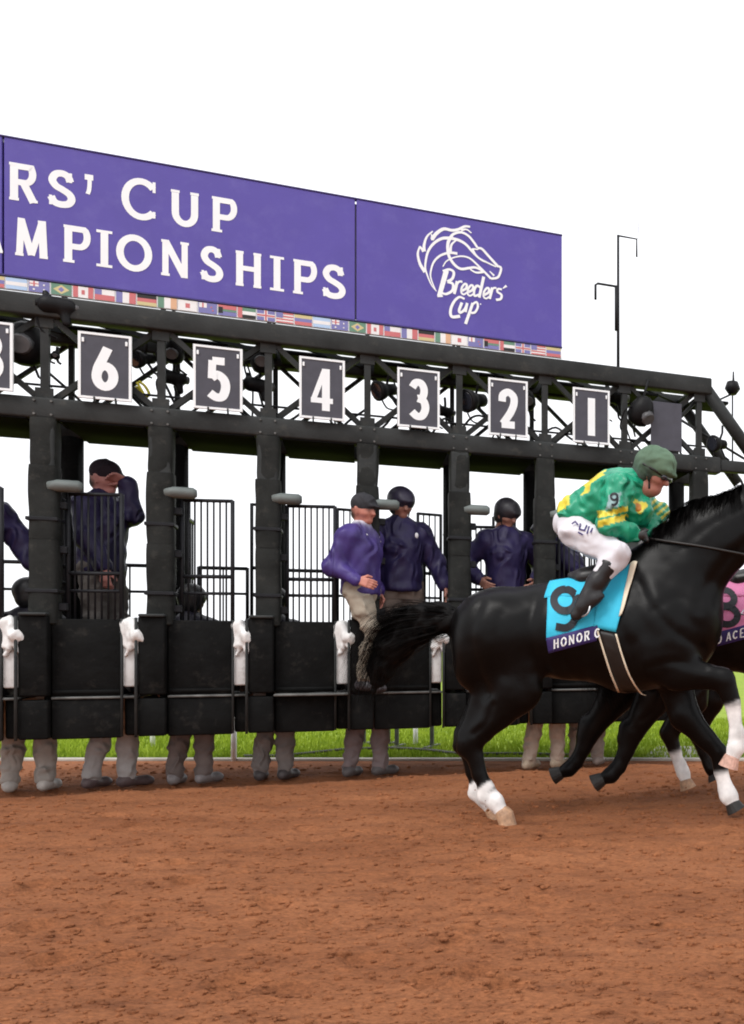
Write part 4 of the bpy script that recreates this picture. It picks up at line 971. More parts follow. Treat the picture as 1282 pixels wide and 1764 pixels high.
def trunk(b, c):
    b.ell(hp(868, 1086), (.355, .265, .298), k=.10, col=c)
    b.ell(hp(985, 1090), (.47, .28, .322), k=.12, col=c)
    b.ell(hp(1085, 1094), (.36, .275, .395), k=.12, col=c)
    b.cone(hp(930, 1040), hp(1060, 1012), .11, .10, .8, .10, c); b.cone(hp(1050, 1002), hp(1118, 990), .085, .09, .7, .10, c)
    b.ell(hp(1152, 1076), (.325, .225, .41), k=.12, col=c)
    b.ell(hp(1196, 1060), (.185, .20, .27), k=.10, col=c)
    for s_ in (-1, 1):
        b.ell(hp(1150, 1078, s_*.15), (.15, .115, .30), .42, .05, c)              # shoulder blade
        b.ell(hp(1120, 1120, s_*.16), (.20, .10, .15), .3, .05, c)                # triceps
        b.ell(hp(850, 1090, s_*.13), (.24, .155, .26), -.25, .06, c)              # croup muscles
        b.ell(hp(815, 1125, s_*.12), (.13, .12, .24), -.1, .06, c)
    b.chain([hp(1140, 1012), hp(1222, 928), hp(1296, 880)], [.33, .232, .17], .52, .12, c)
    b.cone(hp(1190, 985, 0), hp(1262, 920, 0), .19, .14, .75, .10, c)             # under-neck muscle
    b.cone(hp(1150, 960), hp(1270, 868), .06, .05, .8, .08, c)
def head_part(b, c):
    b.chain([hp(1302, 880), hp(1352, 925), hp(1405, 985)], [.155, .125, .088], .52, .06, c)
    b.ell(hp(1328, 922), (.15, .085, .13), .7, .05, c); b.cone(hp(1404, 985), hp(1416, 1000), .082, .07, .68, .05, c)
    b.cone(hp(1398, 1008), hp(1412, 1014), .045, .038, .8, .04, c)
    for s_ in (-1, 1):
        b.cone(hp(1284, 852, s_*.055), hp(1276, 822, s_*.075), .030, .007, .8, .02, c)
        b.cone(hp(1338, 893, s_*.078), hp(1342, 897, s_*.080), .024, .022, 1, .015, (.004, .003, .003))
        b.cone(hp(1422, 990, s_*.045), hp(1424, 996, s_*.043), .014, .012, 1, .012, (.003, .002, .002))
def leg(b, pts, rads, c, low, low_from, hoof, hoofc, sy=.7, k=.035, flat_sole=False):
    """pts: joints from body to fetlock; below low_from the coat takes colour low; hoof: (top, bottom) points"""
    for i in range(len(pts)-1): b.cone(pts[i], pts[i+1], rads[i], rads[i+1], sy if i > 0 else .62, (k if i < 2 else .018) if i else .08, low if i >= low_from else c)
    b.cone(pts[-1], hoof[0], rads[-1]*.98, .046, .85, .02, low); b.hooves = getattr(b, 'hooves', [])+[(hoof[0], hoof[1], hoofc, flat_sole)]
GROOVES = [([(1098, 1000), (1120, 1040), (1160, 1085), (1212, 1118)], .012, .020), ([(1062, 1060), (1085, 1110), (1100, 1160)], .010, .022), ([(1130, 1050), (1165, 1030), (1200, 1040)], .007, .018),
           ([(922, 1040), (915, 1090), (922, 1140), (935, 1172)], .016, .024), ([(832, 1040), (818, 1090), (822, 1140), (838, 1195)], .012, .018), ([(868, 1060), (860, 1110), (868, 1160)], .008, .022),
           ([(1285, 930), (1245, 970), (1212, 1020), (1205, 1050)], .012, .018), ([(1175, 940), (1225, 900), (1275, 872)], .006, .016), ([(1120, 1150), (1160, 1140), (1215, 1150)], .008, .014),
           ([(850, 1215), (838, 1245), (815, 1265)], .010, .012), ([(870, 1240), (846, 1270)], .008, .010), ([(960, 1050), (972, 1100), (965, 1150)], .004, .02), ([(1000, 1060), (1010, 1110), (1004, 1160)], .004, .018)]
def ribbon_hair(name, strands, m, parent):
    V, Fc = [], []
    for pts, w0, seed in strands:
        pts = [np.array(p, float) for p in pts]; n_ = len(pts); rs = random.Random(seed); a = rs.uniform(0, 6.28)
        side = np.array((math.cos(a)*.5, math.sin(a), math.cos(a)*.6)); b = len(V)
        for i, p in enumerate(pts):
            w = w0*(1-(i/(n_-1))**2.2)*.5+.0006; V += [p-side*w, p+side*w]
        for i in range(n_-1): Fc.append((b+2*i, b+2*i+1, b+2*i+3, b+2*i+2))
    return link(name, fast_mesh(name, np.array(V), np.array(Fc), None, True), m, parent)
def make_horse(label, loc, legs, coat, seed, res=.0135, tail=None, group='horses breaking from the gate', rz=0.0):
    t = thing('horse', label, 'horse', loc, rz, group)
    b = Blob(); trunk(b, coat); head_part(b, coat); legs(b, coat)
    V, Fq = b.mesh(res); V = relax(V, Fq, 3, .5)
    N = vnormals(V, Fq)
    V = V+N*(.004*noise3(V*7, seed)+.0025*noise3(V*15, seed+1)*(V[:, 2] > .55))[:, None]
    for ln, dep, wid in GROOVES:                                                   # furrows between the muscles, both sides
        L_ = np.array([(hp(x_, y_, -.2)[0], hp(x_, y_, -.2)[2]) for x_, y_ in catmull(ln, 16)]); P2 = V[:, [0, 2]]; near_ = np.abs(V[:, 1]) > .06
        dd = np.min(np.linalg.norm(P2[:, None, :]-L_[None], axis=2), axis=1) if len(V) < 1 else np.min([np.hypot(P2[:, 0]-q[0], P2[:, 1]-q[1]) for q in L_], axis=0)
        V = V+N*((-.55*dep*np.exp(-(dd/(1.5*wid))**2)+.22*dep*np.exp(-((dd-3.4*wid)/(1.8*wid))**2))*near_)[:, None]
    c = b.colours(V+.006*np.stack([noise3(V*40, 3), noise3(V*40, 4), noise3(V*40, 5)], 1), coat, .0012)
    link('body', fast_mesh('body', V, Fq, c), M_COAT, t)
    for h0, h1, hc_, fs2 in b.hooves:                                              # hooves: flared horn with a flat sole
        d_ = (h1-h0)/np.linalg.norm(h1-h0); side = np.array((0, 1.0, 0)); fw = np.cross(side, d_); fw /= np.linalg.norm(fw)
        if fw[0] < 0 and fs2: fw = -fw
        n_ = 16; V2 = []
        for f_, r_ in ((-.25, .040), (0, .049), (.55, .058), (1.0, .066)):
            ctr = h0+(h1-h0)*f_
            for q in range(n_):
                a_ = 2*math.pi*q/n_; p_ = ctr+fw*math.cos(a_)*r_*(1.12 if math.cos(a_) > 0 else .95)+side*math.sin(a_)*r_*.92
                if fs2 and f_ == 1.0: p_[2] = max(.0, loc[2])-.004
                V2.append(p_)
        F2 = [(i*n_+q, i*n_+(q+1) % n_, (i+1)*n_+(q+1) % n_, (i+1)*n_+q) for i in range(3) for q in range(n_)]+[tuple(range(n_)), tuple(range(3*n_, 4*n_))]
        me = mesh_of('hoof', V2, F2); bm = bmesh.new(); bm.from_mesh(me); bmesh.ops.recalc_face_normals(bm, faces=bm.faces[:]); bm.to_mesh(me); bm.free()
        link('hoof', me, mat('hoof_horn_%d' % int(hc_[0]*1000), hc_, .5, .35, 30, .3, 90), t, False)
    rs = random.Random(seed); strands = []
    cx_s = np.linspace(hp(1120, 900)[0], hp(1290, 900)[0], 24); zz_s = np.linspace(1.4, 2.5, 111); crest = (cx_s, np.array([zz_s[np.max(np.nonzero(b.eval(np.stack([np.full(111, q), np.zeros(111), zz_s], 1)) < 0)[0])] for q in cx_s]))
    for i in range(2400):                                                           # mane along the crest, falling to the near side
        q = rs.random(); ln = rs.uniform(.10, .24)
        x_ = hp(1128+q*158, 900)[0]; z_t = np.interp(x_, crest[0], crest[1]); p0 = np.array((x_, rs.uniform(-.025, .02), z_t-.006)); s_ = -1 if rs.random() < .85 else 1
        fly = -.25+.35*math.sin(q*37)+rs.uniform(-.25, .1); up = rs.uniform(-.01, .03)
        pts = [p0+np.array((fly*ln*u*1.2, s_*(.03+.075*u)*min(1, u*3), up*math.sin(u*2.5)-ln*.85*u*u-.02*u)) for u in np.linspace(0, 1, 6)]
        strands.append((pts, rs.uniform(.003, .007), seed*999+i))
    ribbon_hair('mane', strands, M_HAIR, t)
    if tail is None: tail = [(792, 1066), (765, 1055), (725, 1052), (690, 1057), (658, 1078), (638, 1118), (630, 1172)]
    T = [hp(*p) for p in tail]; strands = []
    for i in range(3600):
        o = np.array((rs.gauss(0, 1), rs.gauss(0, 1), rs.gauss(0, 1))); cut_ = rs.uniform(.35, 1.0)
        C = catmull(T, 5); n_ = max(6, int(len(C)*cut_)); pts = []
        sag = rs.random()**1.2
        for u_i in range(n_):
            u = u_i/(len(C)-1); spread = .022+.085*u; p = C[u_i]+o*spread*np.array((.8, .9, .55))
            p = p+np.array((.02, 0, -1))*(sag*.46*u**.7*(1-u*.35)*min(1, u*5))
            pts.append(p)
        strands.append((pts, rs.uniform(.003, .007), seed*77+i))
    ribbon_hair('tail', strands, M_HAIR, t)
    core = Blob(); core.chain([T[0]+V3(.05, 0, -.03), T[1]+V3(0, 0, -.04), T[2]+V3(.02, 0, -.07), T[3]+V3(.05, 0, -.12)], [.07, .085, .105, .10], .9, .05)
    if len(T) > 5: core.chain([T[3]+V3(.05, 0, -.12), T[4]+V3(.08, 0, -.14), T[5]+V3(.08, 0, -.12)], [.110, .105, .07], .8, .05); core.chain([T[5]+V3(.08, 0, -.12), T[6]+V3(.06, 0, -.06)], [.07, .03], .8, .05)
    blob_obj('tail_core', core, .016, M_HAIR, t, use_col=False, folds=.03, ffreq=16, seed=3, stretch=(1, 1, .4))
    dock = tube('tail_dock', M_HAIR, t, [Vector(p) for p in (hp(805, 1066), hp(785, 1064), hp(755, 1058), hp(725, 1060), hp(705, 1072))], [.07, .055, .045, .035, .01], 10)
    return t, b
def on_side(b, x, z, off=.008, near=True):
    """lateral position of the skin on the near side at (x, z) arrays"""
    x = np.asarray(x, float); z = np.asarray(z, float); s_ = -1 if near else 1
    ys_ = np.linspace(0, .42, 85); out = np.full(len(x), 0.0); done = np.zeros(len(x), bool)
    for y_ in ys_[::-1]:
        d = b.eval(np.stack([x, np.full(len(x), s_*y_), z], 1)); hit = (d < 0) & ~done
        out[hit] = s_*y_; done |= hit
    out[~done] = 0
    return out+s_*off
BODY = Blob(); trunk(BODY, BLK)
def side_sheet(name, m, parent, top, bot, n=18, mrows=16, off=.012, wav=.006, seed=0):
    """a cloth panel on the near side between two pixel polylines (top edge, bottom edge)"""
    T = np.array(catmull(top, 8)); B = np.array(catmull(bot, 8))
    def res_(L, k):
        d = np.r_[0, np.cumsum(np.linalg.norm(np.diff(L, axis=0), axis=1))]; q = np.linspace(0, d[-1], k); return np.stack([np.interp(q, d, L[:, 0]), np.interp(q, d, L[:, 1])], 1)
    T, B = res_(T, n), res_(B, n); G_ = np.array([[T[i]*(1-j/(mrows-1))+B[i]*j/(mrows-1) for i in range(n)] for j in range(mrows)]).reshape(-1, 2)
    V = place_px(G_, off); V[:, 1] -= np.abs(noise3(V*14, seed))*wav
    gi_ = np.arange(n*mrows).reshape(mrows, n); Fq = np.stack([gi_[:-1, :-1], gi_[1:, :-1], gi_[1:, 1:], gi_[:-1, 1:]], -1).reshape(-1, 4)
    o = link(name, fast_mesh(name, V, Fq), m, parent); md = o.modifiers.new('thickness', 'SOLIDIFY'); md.thickness = .006; md.offset = -1
    return o
def place_px(G_, off):
    """readings on the photograph -> points on the near flank of the horse (own metres)"""
    G_ = np.asarray(G_, float); l = np.full(len(G_), -.26)
    for _ in range(4):
        Y = YH+l; x = (G_[:, 0]-CX)/F_PX*Y-HX; z = CAM_H-(G_[:, 1]-CY)/F_PX*Y
        l = on_side(BODY, x, z, 0)
    # keep the cloth hanging straight where the flank curves under
    Y = YH+l-off; return np.stack([(G_[:, 0]-CX)/F_PX*Y-HX, l-off, CAM_H-(G_[:, 1]-CY)/F_PX*Y], 1)
def far_copy(src, name, parent):                                                   # the same cloth on the far flank
    me = src.data.copy(); co = np.empty(len(me.vertices)*3, np.float32); me.vertices.foreach_get('co', co); co = co.reshape(-1, 3); co[:, 1] *= -1
    me.vertices.foreach_set('co', co.ravel()); me.flip_normals(); o = link(name, me, None, parent); md = o.modifiers.new('thickness', 'SOLIDIFY'); md.thickness = .006; md.offset = -1
    return o
def over_top(name, m, parent, px0, px1):
    """the bridge of the cloth over the back"""
    xs_ = np.linspace(px0, px1, 10); V = []
    for p in xs_:
        x = (p-CX)/F_PX*YH-HX
        for a in np.linspace(-.72, .72, 15):
            d_ = np.array((0, math.sin(a), math.cos(a))); c0 = np.array((x, 0, 1.28)); r = np.linspace(.05, .55, 101); q = c0+r[:, None]*d_; e = BODY.eval(q); k_ = np.argmax(e > 0) if (e > 0).any() else -1
            V.append(c0+d_*(r[k_]+.005))
    gi_ = np.arange(150).reshape(10, 15); Fq = np.stack([gi_[:-1, :-1], gi_[1:, :-1], gi_[1:, 1:], gi_[:-1, 1:]], -1).reshape(-1, 4)
    o = link(name, fast_mesh(name, np.array(V), Fq), m, parent); md = o.modifiers.new('thickness', 'SOLIDIFY'); md.thickness = .006; md.offset = 0
    return o
def print_on(name, m, parent, items, off=.026, warp=None):
    """lettering on the cloth; items in pixel boxes (char, x0, x1, ytop, ybottom, stroke, serif)"""
    pts = []
    V_, F_ = glyph_mesh([(c, a, b_, -y1, -y0, sw, sf) for c, a, b_, y0, y1, sw, sf in items], lambda x_, y_, l: (x_, -y_, l))
    V_ = np.array(V_, float); G_ = V_[:, :2].copy()
    if warp: G_ = np.array([warp(*g) for g in G_])
    W_ = place_px(G_, off); W_[:, 1] -= V_[:, 2]*.0004
    return link(name, mesh_of(name, W_, F_), m, parent)
def saddlery(loc, number, cloth_m, word, labels, digit_m=M_BLACKP):
    t = thing('saddle_cloth', labels[0], 'saddle cloth', loc, 0, 'numbered saddle cloths')
    a = side_sheet('panel', cloth_m, t, [(944, 1012), (970, 1000), (1000, 996), (1040, 990)], [(941, 1103), (968, 1096), (1000, 1088), (1030, 1080)], seed=1)
    b = side_sheet('front_panel', cloth_m, t, [(1034, 996), (1060, 985), (1094, 966)], [(1022, 1079), (1042, 1085), (1061, 1089)], n=14, off=.018, seed=2)
    e = side_sheet('edge_trim', M_CREAM, t, [(1086, 970), (1092, 966), (1098, 967)], [(1066, 1062), (1069, 1060), (1072, 1056)], n=5, off=.026, seed=3)
    nb = side_sheet('name_band', M_NAVYB, t, [(941, 1099), (970, 1092), (1000, 1084), (1030, 1076)], [(945, 1126), (972, 1119), (1002, 1111), (1028, 1104)], n=16, mrows=6, off=.017, seed=4)
    for o in (a, b, nb): far_copy(o, o.name.split('.')[0], t)
    over_top('top_panel', cloth_m, t, 950, 1082)
    print_on('number', digit_m, t, [(number, 946, 1001, 1009, 1087, 13, False)], .022)
    sl = lambda x, y: (x, y-(x-950)*.26)
    x_ = 953; its = []
    for ch in word:
        if ch == ' ': x_ += 5; continue
        w_ = 13 if ch != 'N' else 14; its.append((ch, x_, x_+w_-2.5, 1103, 1119, 2.6, ch not in 'OC')); x_ += w_
    for it in its: print_on('letter', M_WHITE, t, [it], .027, sl)
    # saddle with girths
    s2 = thing('saddle', labels[1], 'saddle', loc, 0, 'racing saddles')
    bl = Blob(); bl.cone(hp(1010, 996), hp(1060, 986), .075, .085, 1.5, .05); bl.cone(hp(1062, 988), hp(1080, 972), .06, .05, 1.2, .05); bl.cone(hp(1000, 996), hp(985, 992), .05, .03, 1.6, .04)
    blob_obj('seat', bl, .014, M_SADDLE, s2, use_col=False)
    for q in ([(1029, 1086), (1040, 1122), (1052, 1160), (1066, 1193)], [(1061, 1092), (1072, 1130), (1085, 1165), (1102, 1192), (1112, 1198)]):
        c_ = np.array(catmull(q, 8)); V = []
        L_ = place_px(c_-np.array((1.6, 0)), .020); R_ = place_px(c_+np.array((1.6, 0)), .020); n_ = len(c_)
        Fq = np.array([(i, i+1, n_+i+1, n_+i) for i in range(n_-1)]); o = link('girth_edge', fast_mesh('girth_edge', np.concatenate([L_, R_]), Fq), M_CREAM, s2)
        md = o.modifiers.new('thickness', 'SOLIDIFY'); md.thickness = .004
    c1, c2 = np.array(catmull([(1031, 1086), (1042, 1122), (1054, 1160), (1068, 1190)], 6)), np.array(catmull([(1060, 1092), (1071, 1130), (1084, 1165), (1098, 1190)], 6))
    G_ = np.array([[c1[i]*(1-j/5)+c2[i]*j/5 for j in range(6)] for i in range(len(c1))]).reshape(-1, 2); V = place_px(G_, .014); n_ = len(c1); gi_ = np.arange(n_*6).reshape(n_, 6)
    o = link('girth', fast_mesh('girth', V, np.stack([gi_[:-1, :-1], gi_[1:, :-1], gi_[1:, 1:], gi_[:-1, 1:]], -1).reshape(-1, 4)), M_LEATH, s2); md = o.modifiers.new('thickness', 'SOLIDIFY'); md.thickness = .004
    for s_ in (-1, 1):
        st = [hp(1019, 1030, s_*.335), hp(1008, 1050, s_*.30), hp(999, 1062, s_*.335), hp(1013, 1056, s_*.375), hp(1019, 1030, s_*.335)]
        tube('stirrup', M_METAL, s2, [Vector(p) for p in catmull(st, 4)], .006, 6); tube('stirrup_leather', M_LEATH, s2, [Vector(hp(1035, 995, s_*.24)), Vector(hp(1019, 1030, s_*.335))], .008, 6)
    return t
def bridle(loc, label):
    t = thing('bridle', label, 'bridle', loc, 0, 'bridles and reins')
    for s_ in (-1, 1):
        h0, h1 = hp(1108, 926, s_*.07), hp(1400, 1000, s_*.075)
        mid = [h0, hp(1160, 934, s_*.150), hp(1230, 945, s_*.165), hp(1320, 965, s_*.13), h1]
        tube('rein', M_LEATH, t, [Vector(p) for p in catmull(mid, 5)], .009, 6)
        tube('cheek_strap', M_LEATH, t, [Vector(hp(1300, 845, s_*.085)), Vector(hp(1345, 925, s_*.09)), Vector(h1)], .008, 6)
        tube('bit_ring', M_METAL, t, [Vector(h1+np.array((.03*math.cos(a), s_*.006, .03*math.sin(a)))) for a in np.linspace(0, 6.28, 13)], .004, 5)
    return t
def jockey(loc, label, silk, accent, cap, number=None, group='jockeys', pat=True):
    t = thing('person', label, 'person', loc, 0, group); sk = (.40, .17, .13)
    hc = hp(1127, 817, 0); hf = V3(.90, -.18, -.42)
    hb = head_blob(hc, hf, sk, .98, True); hb.cone(hc+V3(-.02, 0, -.10), hp(1090, 838), .055, .06, 1, .03, sk)
    # body under the silks
    b = Blob(); hip = hp(983, 908); ch = hp(1062, 852)
    b.cone(hip, ch, .10, .11, 1.2, .05, sk); b.cone(ch, hp(1095, 838), .08, .055, 1, .05, sk)
    AR = {'n': [hp(1066, 842, -.17), hp(1050, 903, -.24), hp(1096, 922, -.10)], 'f': [hp(1088, 848, .18), hp(1132, 884, .24), hp(1116, 922, .09)]}
    LG = {'n': [hp(992, 915, -.10), hp(1062, 956, -.25), hp(1001, 1043, -.335)], 'f': [hp(992, 915, .10), hp(1090, 948, .25), hp(1010, 1040, .335)]}
    for q in 'nf':
        b.chain(AR[q], [.048, .036, .027], 1, .03, sk); b.chain(LG[q], [.07, .05, .035], 1, .03, sk)
    V_, F_ = b.mesh(.02); parts = [(V_, F_, b.colours(V_, sk))]; v2, f2 = hb.mesh(.008); parts.append((v2, f2, hb.colours(v2, sk, .006)))
    off = 0; VV, FF, CC = [], [], []
    for v_, f_, c_ in parts: VV.append(v_); FF.append(f_+off); CC.append(c_); off += len(v_)
    link('body', fast_mesh('body', np.concatenate(VV), np.concatenate(FF), np.concatenate(CC)), M_SKIN, t)
    # silks
    b = Blob()
    b.cone(hp(998, 886), hp(1055, 855), .135, .155, 1.15, .07); b.cone(hp(1055, 852), hp(1082, 840), .15, .125, 1.15, .06); b.cone(hp(994, 884), hp(1006, 892), .10, .11, 1.25, .05)
    b.cone(hp(1085, 836), hp(1100, 832), .085, .065, 1.0, .04, (silk[0]*.5, silk[1]*.5, silk[2]*.5)); b.cone(hp(1068, 868), hp(1098, 880), .11, .10, 1.2, .05)
    for q in 'nf':
        b.cone(hp(1075, 842), AR[q][0], .10, .088, 1, .06); a_, e_2, w_ = AR[q]
        b.chain([a_, (a_+e_2)/2, e_2, e_2*.35+w_*.65, w_], [.090, .080, .070, .055, .042], 1, .035)
    def px_of(V):
        Y = V[:, 1]+YH; return (V[:, 0]+HX)/Y*F_PX+CX, CY-(V[:, 2]-CAM_H)/Y*F_PX
    def colf(V, c):
        c = c.copy(); px, py = px_of(V); n1 = noise3(V*30, 3)*3
        if not pat: return c
        near = V[:, 1] < -.10
        d = (px-1066)*.24+(py-842)*.97+n1*.4                                  # distance down the near sleeve
        slv = near & (px < 1082) & (px > 1030)
        c[slv & (d > 33) & (d < 41)] = accent; c[slv & (d > 45) & (d < 56)] = accent
        c[slv & (d > 6) & (d < 30) & (np.abs(px-1058+(py-860)*.25) < 10)] = (.30, .46, .47)          # armband
        far = V[:, 1] > .14; dfar = np.mod((px+py*1.2)/16, 1)
        c[far & (dfar < .4)] = accent
        back = (V[:, 1] > -.16) & (py < 872-(px-985)*.42+n1) & (px < 1046) & (py > 838-(px-985)*.5)
        c[back & (noise3(V*np.array((9, 9, 9)), 12) > -.25)] = accent
        q_ = noise3(V*26, 17); chest = ((px-1103)**2/150+(py-872)**2/110 < 1+.9*q_); c[chest] = accent; c[((px-1098)**2/40+(py-874)**2/50 < 1+.9*q_)] = (.55, .20, .03)
        c[(px < 1050) & (py > 880) & (py < 888) & (px > 1030)] = accent
        return c
    blob_obj('silks', b, .0105, M_SILK, t, silk, colf, folds=.022, ffreq=10, seed=21, stretch=(1, 1, 1))
    # breeches
    b = Blob(); b.cone(hp(987, 902), hp(1000, 908), .116, .112, 1.12, .06)
    for q in 'nf':
        h_, k_, a_ = LG[q]; b.chain([h_, (h_+k_)/2, k_], [.108, .092, .072], 1, .05); b.cone(k_, k_*.62+a_*.38, .080, .060, 1, .04)
    blob_obj('breeches', b, .011, M_BREECH, t, (.66, .65, .69), None, folds=.020, ffreq=9, seed=31, stretch=(1, 1, 1))
    for q in 'nf':
        h_, k_, a_ = LG[q]; sgn = -1 if q == 'n' else 1; b = Blob()
        kt = k_*.78+a_*.22+V3(.004, sgn*.01, 0); b.chain([kt, k_*.45+a_*.55, a_], [.070, .062, .044], 1, .03); ax = 0 if q == 'n' else 16
        b.cone(a_+V3(-.03, 0, -.06), a_+V3(.09, 0, .04), .042, .036, .9, .03); b.cone(a_+V3(.09, 0, .04), a_+V3(.125, 0, .06), .035, .026, .9, .02)
        blob_obj('boot', b, .0105, M_BOOT, t, (.016, .015, .016), folds=.003, ffreq=14, seed=41)
        # gloved hand closed on the rein
        gl = Blob(); w_ = AR[q][2]; gl.cone(w_-(w_-AR[q][1])*.02, w_+V3(.035, 0, .0), .034, .036, 1, .02)
        for i in range(4):
            y0 = w_+V3(.038+.006*i, 0, .030-.020*i); gl.chain([y0, y0+V3(.022, sgn*.016, -.004), y0+V3(.020, sgn*-.012, -.016), y0+V3(-.004, sgn*-.022, -.014)], [.0125, .0115, .0105, .009], 1, .006)
        gl.chain([w_+V3(.02, sgn*-.02, .03), w_+V3(.055, sgn*-.022, .042), w_+V3(.075, sgn*-.006, .034)], [.013, .0115, .010], 1, .008)
        blob_obj('glove', gl, .0068, M_BOOT, t, (.03, .028, .028))
    # cap on helmet, goggles
    f, l, u = frame_of(hf); Q = lambda x, y, z: hc+f*x+l*y+u*z
    b = Blob(); b.cone(Q(-.035, 0, .066), Q(.012, 0, .070), .122, .114, 1, .03); b.cone(Q(-.05, 0, .02), Q(-.065, 0, -.03), .11, .09, 1, .03, (.05, .06, .055))
    for y in (-.06, -.02, .02, .06): b.cone(Q(.085, y, .056), Q(.155-abs(y)*.5, y, .044), .018, .008, 1, .03)
    b.cone(Q(.0, 0, .17), Q(.002, 0, .172), .014, .014, 1, .012)
    b.cone(Q(-.01, -.10, .01), Q(.03, -.058, -.10), .013, .009, 1, .01, (.02, .02, .02)); b.cone(Q(-.01, .10, .01), Q(.03, .058, -.10), .013, .009, 1, .01, (.02, .02, .02))
    blob_obj('riding_cap', b, .0095, M_CLOTH, t, cap, folds=.005, ffreq=16, seed=51, stretch=(1, 1, 1))
    g = Blob(); g.cone(Q(.088, -.045, .008), Q(.096, .045, .008), .024, .024, 1, .02); blob_obj('goggles', g, .008, MATS['lens_glass'], t, use_col=False)
    tube('goggle_strap', M_LEATH, t, [Vector(Q(.085, -.05, .01)), Vector(Q(.04, -.105, .022)), Vector(Q(-.05, -.118, .03)), Vector(Q(-.13, -.03, .03))], .009, 6)
    if number:                                                                # printed number on the armband and the dark print on the breeches
        def nearest(G_, which, off):
            bb = Blob(); 
            if which == 'arm': bb.chain([AR['n'][0], (AR['n'][0]+AR['n'][1])/2, AR['n'][1]], [.090, .080, .070])
            else: bb.chain([LG['n'][0], (LG['n'][0]+LG['n'][1])/2, LG['n'][1]], [.108, .092, .072]); bb.cone(hp(987, 902), hp(1000, 908), .116, .112, 1.12, .06)
            out = []
            for gx_, gy_ in G_:
                ls = np.linspace(-.5, .1, 200); Q_ = np.array([hp(gx_, gy_, l_) for l_ in ls]); e = bb.eval(Q_); k_ = np.argmax(e < 0) if (e < 0).any() else 110; out.append(Q_[k_]+np.array((0, -off, 0)))
            return out
        V_, F_ = glyph_mesh([(number, 1051, 1067, -872, -849, 3.6, False)], lambda x_, y_, l: (x_, -y_, l)); W_ = nearest([v[:2] for v in V_], 'arm', .018)
        link('armband_number', mesh_of('armband_number', W_, F_), M_BLACKP, t)
        V_, F_ = [], []
        for pts in ([(986, 903), (992, 899), (997, 905)], [(1001, 902), (999, 912), (1008, 914), (1012, 905)], [(997, 917), (1005, 922)], [(1016, 907), (1012, 920)], [(1022, 910), (1018, 918)]):
            stroke_faces(V_, F_, pts, 2.6)
        link('breeches_print', mesh_of('breeches_print', nearest(V_, 'leg', .016), F_), M_NAVYB, t)
    return t
# ---- nearest horse, number nine
def legs_nine(b, c):
    for l, dx, dy in ((-.13, 0, 0), (.12, -18, -6)):
        g = lambda x, y: hp(x+dx*min(1, max(0, (y-1180)/200))**1.5, y+dy*min(1, max(0, (y-1180)/150)), l)
        leg(b, [g(864, 1112), g(886, 1192), g(812, 1280), g(826, 1335), g(842, 1366), g(852, 1380)], [.205, .148, .072, .050, .050, .060], c, WHT, 4, (g(864, 1398), g(874, 1413)), HOOF, flat_sole=True)
        b.cone(g(803, 1268), g(800, 1290), .052, .056, .6, .04, c); b.cone(g(840, 1180), g(800, 1262), .09, .035, .5, .05, c); b.cone(g(905, 1150), g(905, 1185), .12, .10, .6, .07, c)
        b.cone(g(838, 1356), g(836, 1372), .052, .056, .75, .02, WHT)
    g = lambda x, y: hp(x, y, -.15)
    leg(b, [g(1128, 1132), g(1165, 1158), g(1246, 1170), g(1262, 1212), g(1270, 1262), g(1268, 1288)], [.145, .118, .078, .054, .048, .056], c, WHT, 3, (g(1262, 1304), g(1256, 1322)), PINKISH)
    b.cone(g(1254, 1188), g(1266, 1226), .05, .03, .7, .02, c)
    g = lambda x, y: hp(x, y, .14)
    leg(b, [g(1150, 1140), g(1180, 1235), g(1238, 1296), g(1243, 1330), g(1252, 1362), g(1256, 1372)], [.14, .10, .062, .050, .055, .060], c, WHT, 3, (g(1262, 1382), g(1270, 1396)), HOOFK)
LOC9 = (HX, YH, 0)
make_horse('nearest black horse in profile with white hind socks, ridden by the green jockey', LOC9, legs_nine, BLK, 5)
saddlery(LOC9, '9', M_TURQ, 'HONOR C', ('turquoise saddle cloth with black number nine and navy name band', 'small black racing saddle under the green-jacketed jockey'))
bridle(LOC9, 'thin black bridle and reins on the nearest black horse')
jockey(LOC9, 'crouching jockey in green and yellow silks, white breeches, black boots and green cap', (.010, .30, .165), (.70, .58, .05), (.115, .185, .125), '9')
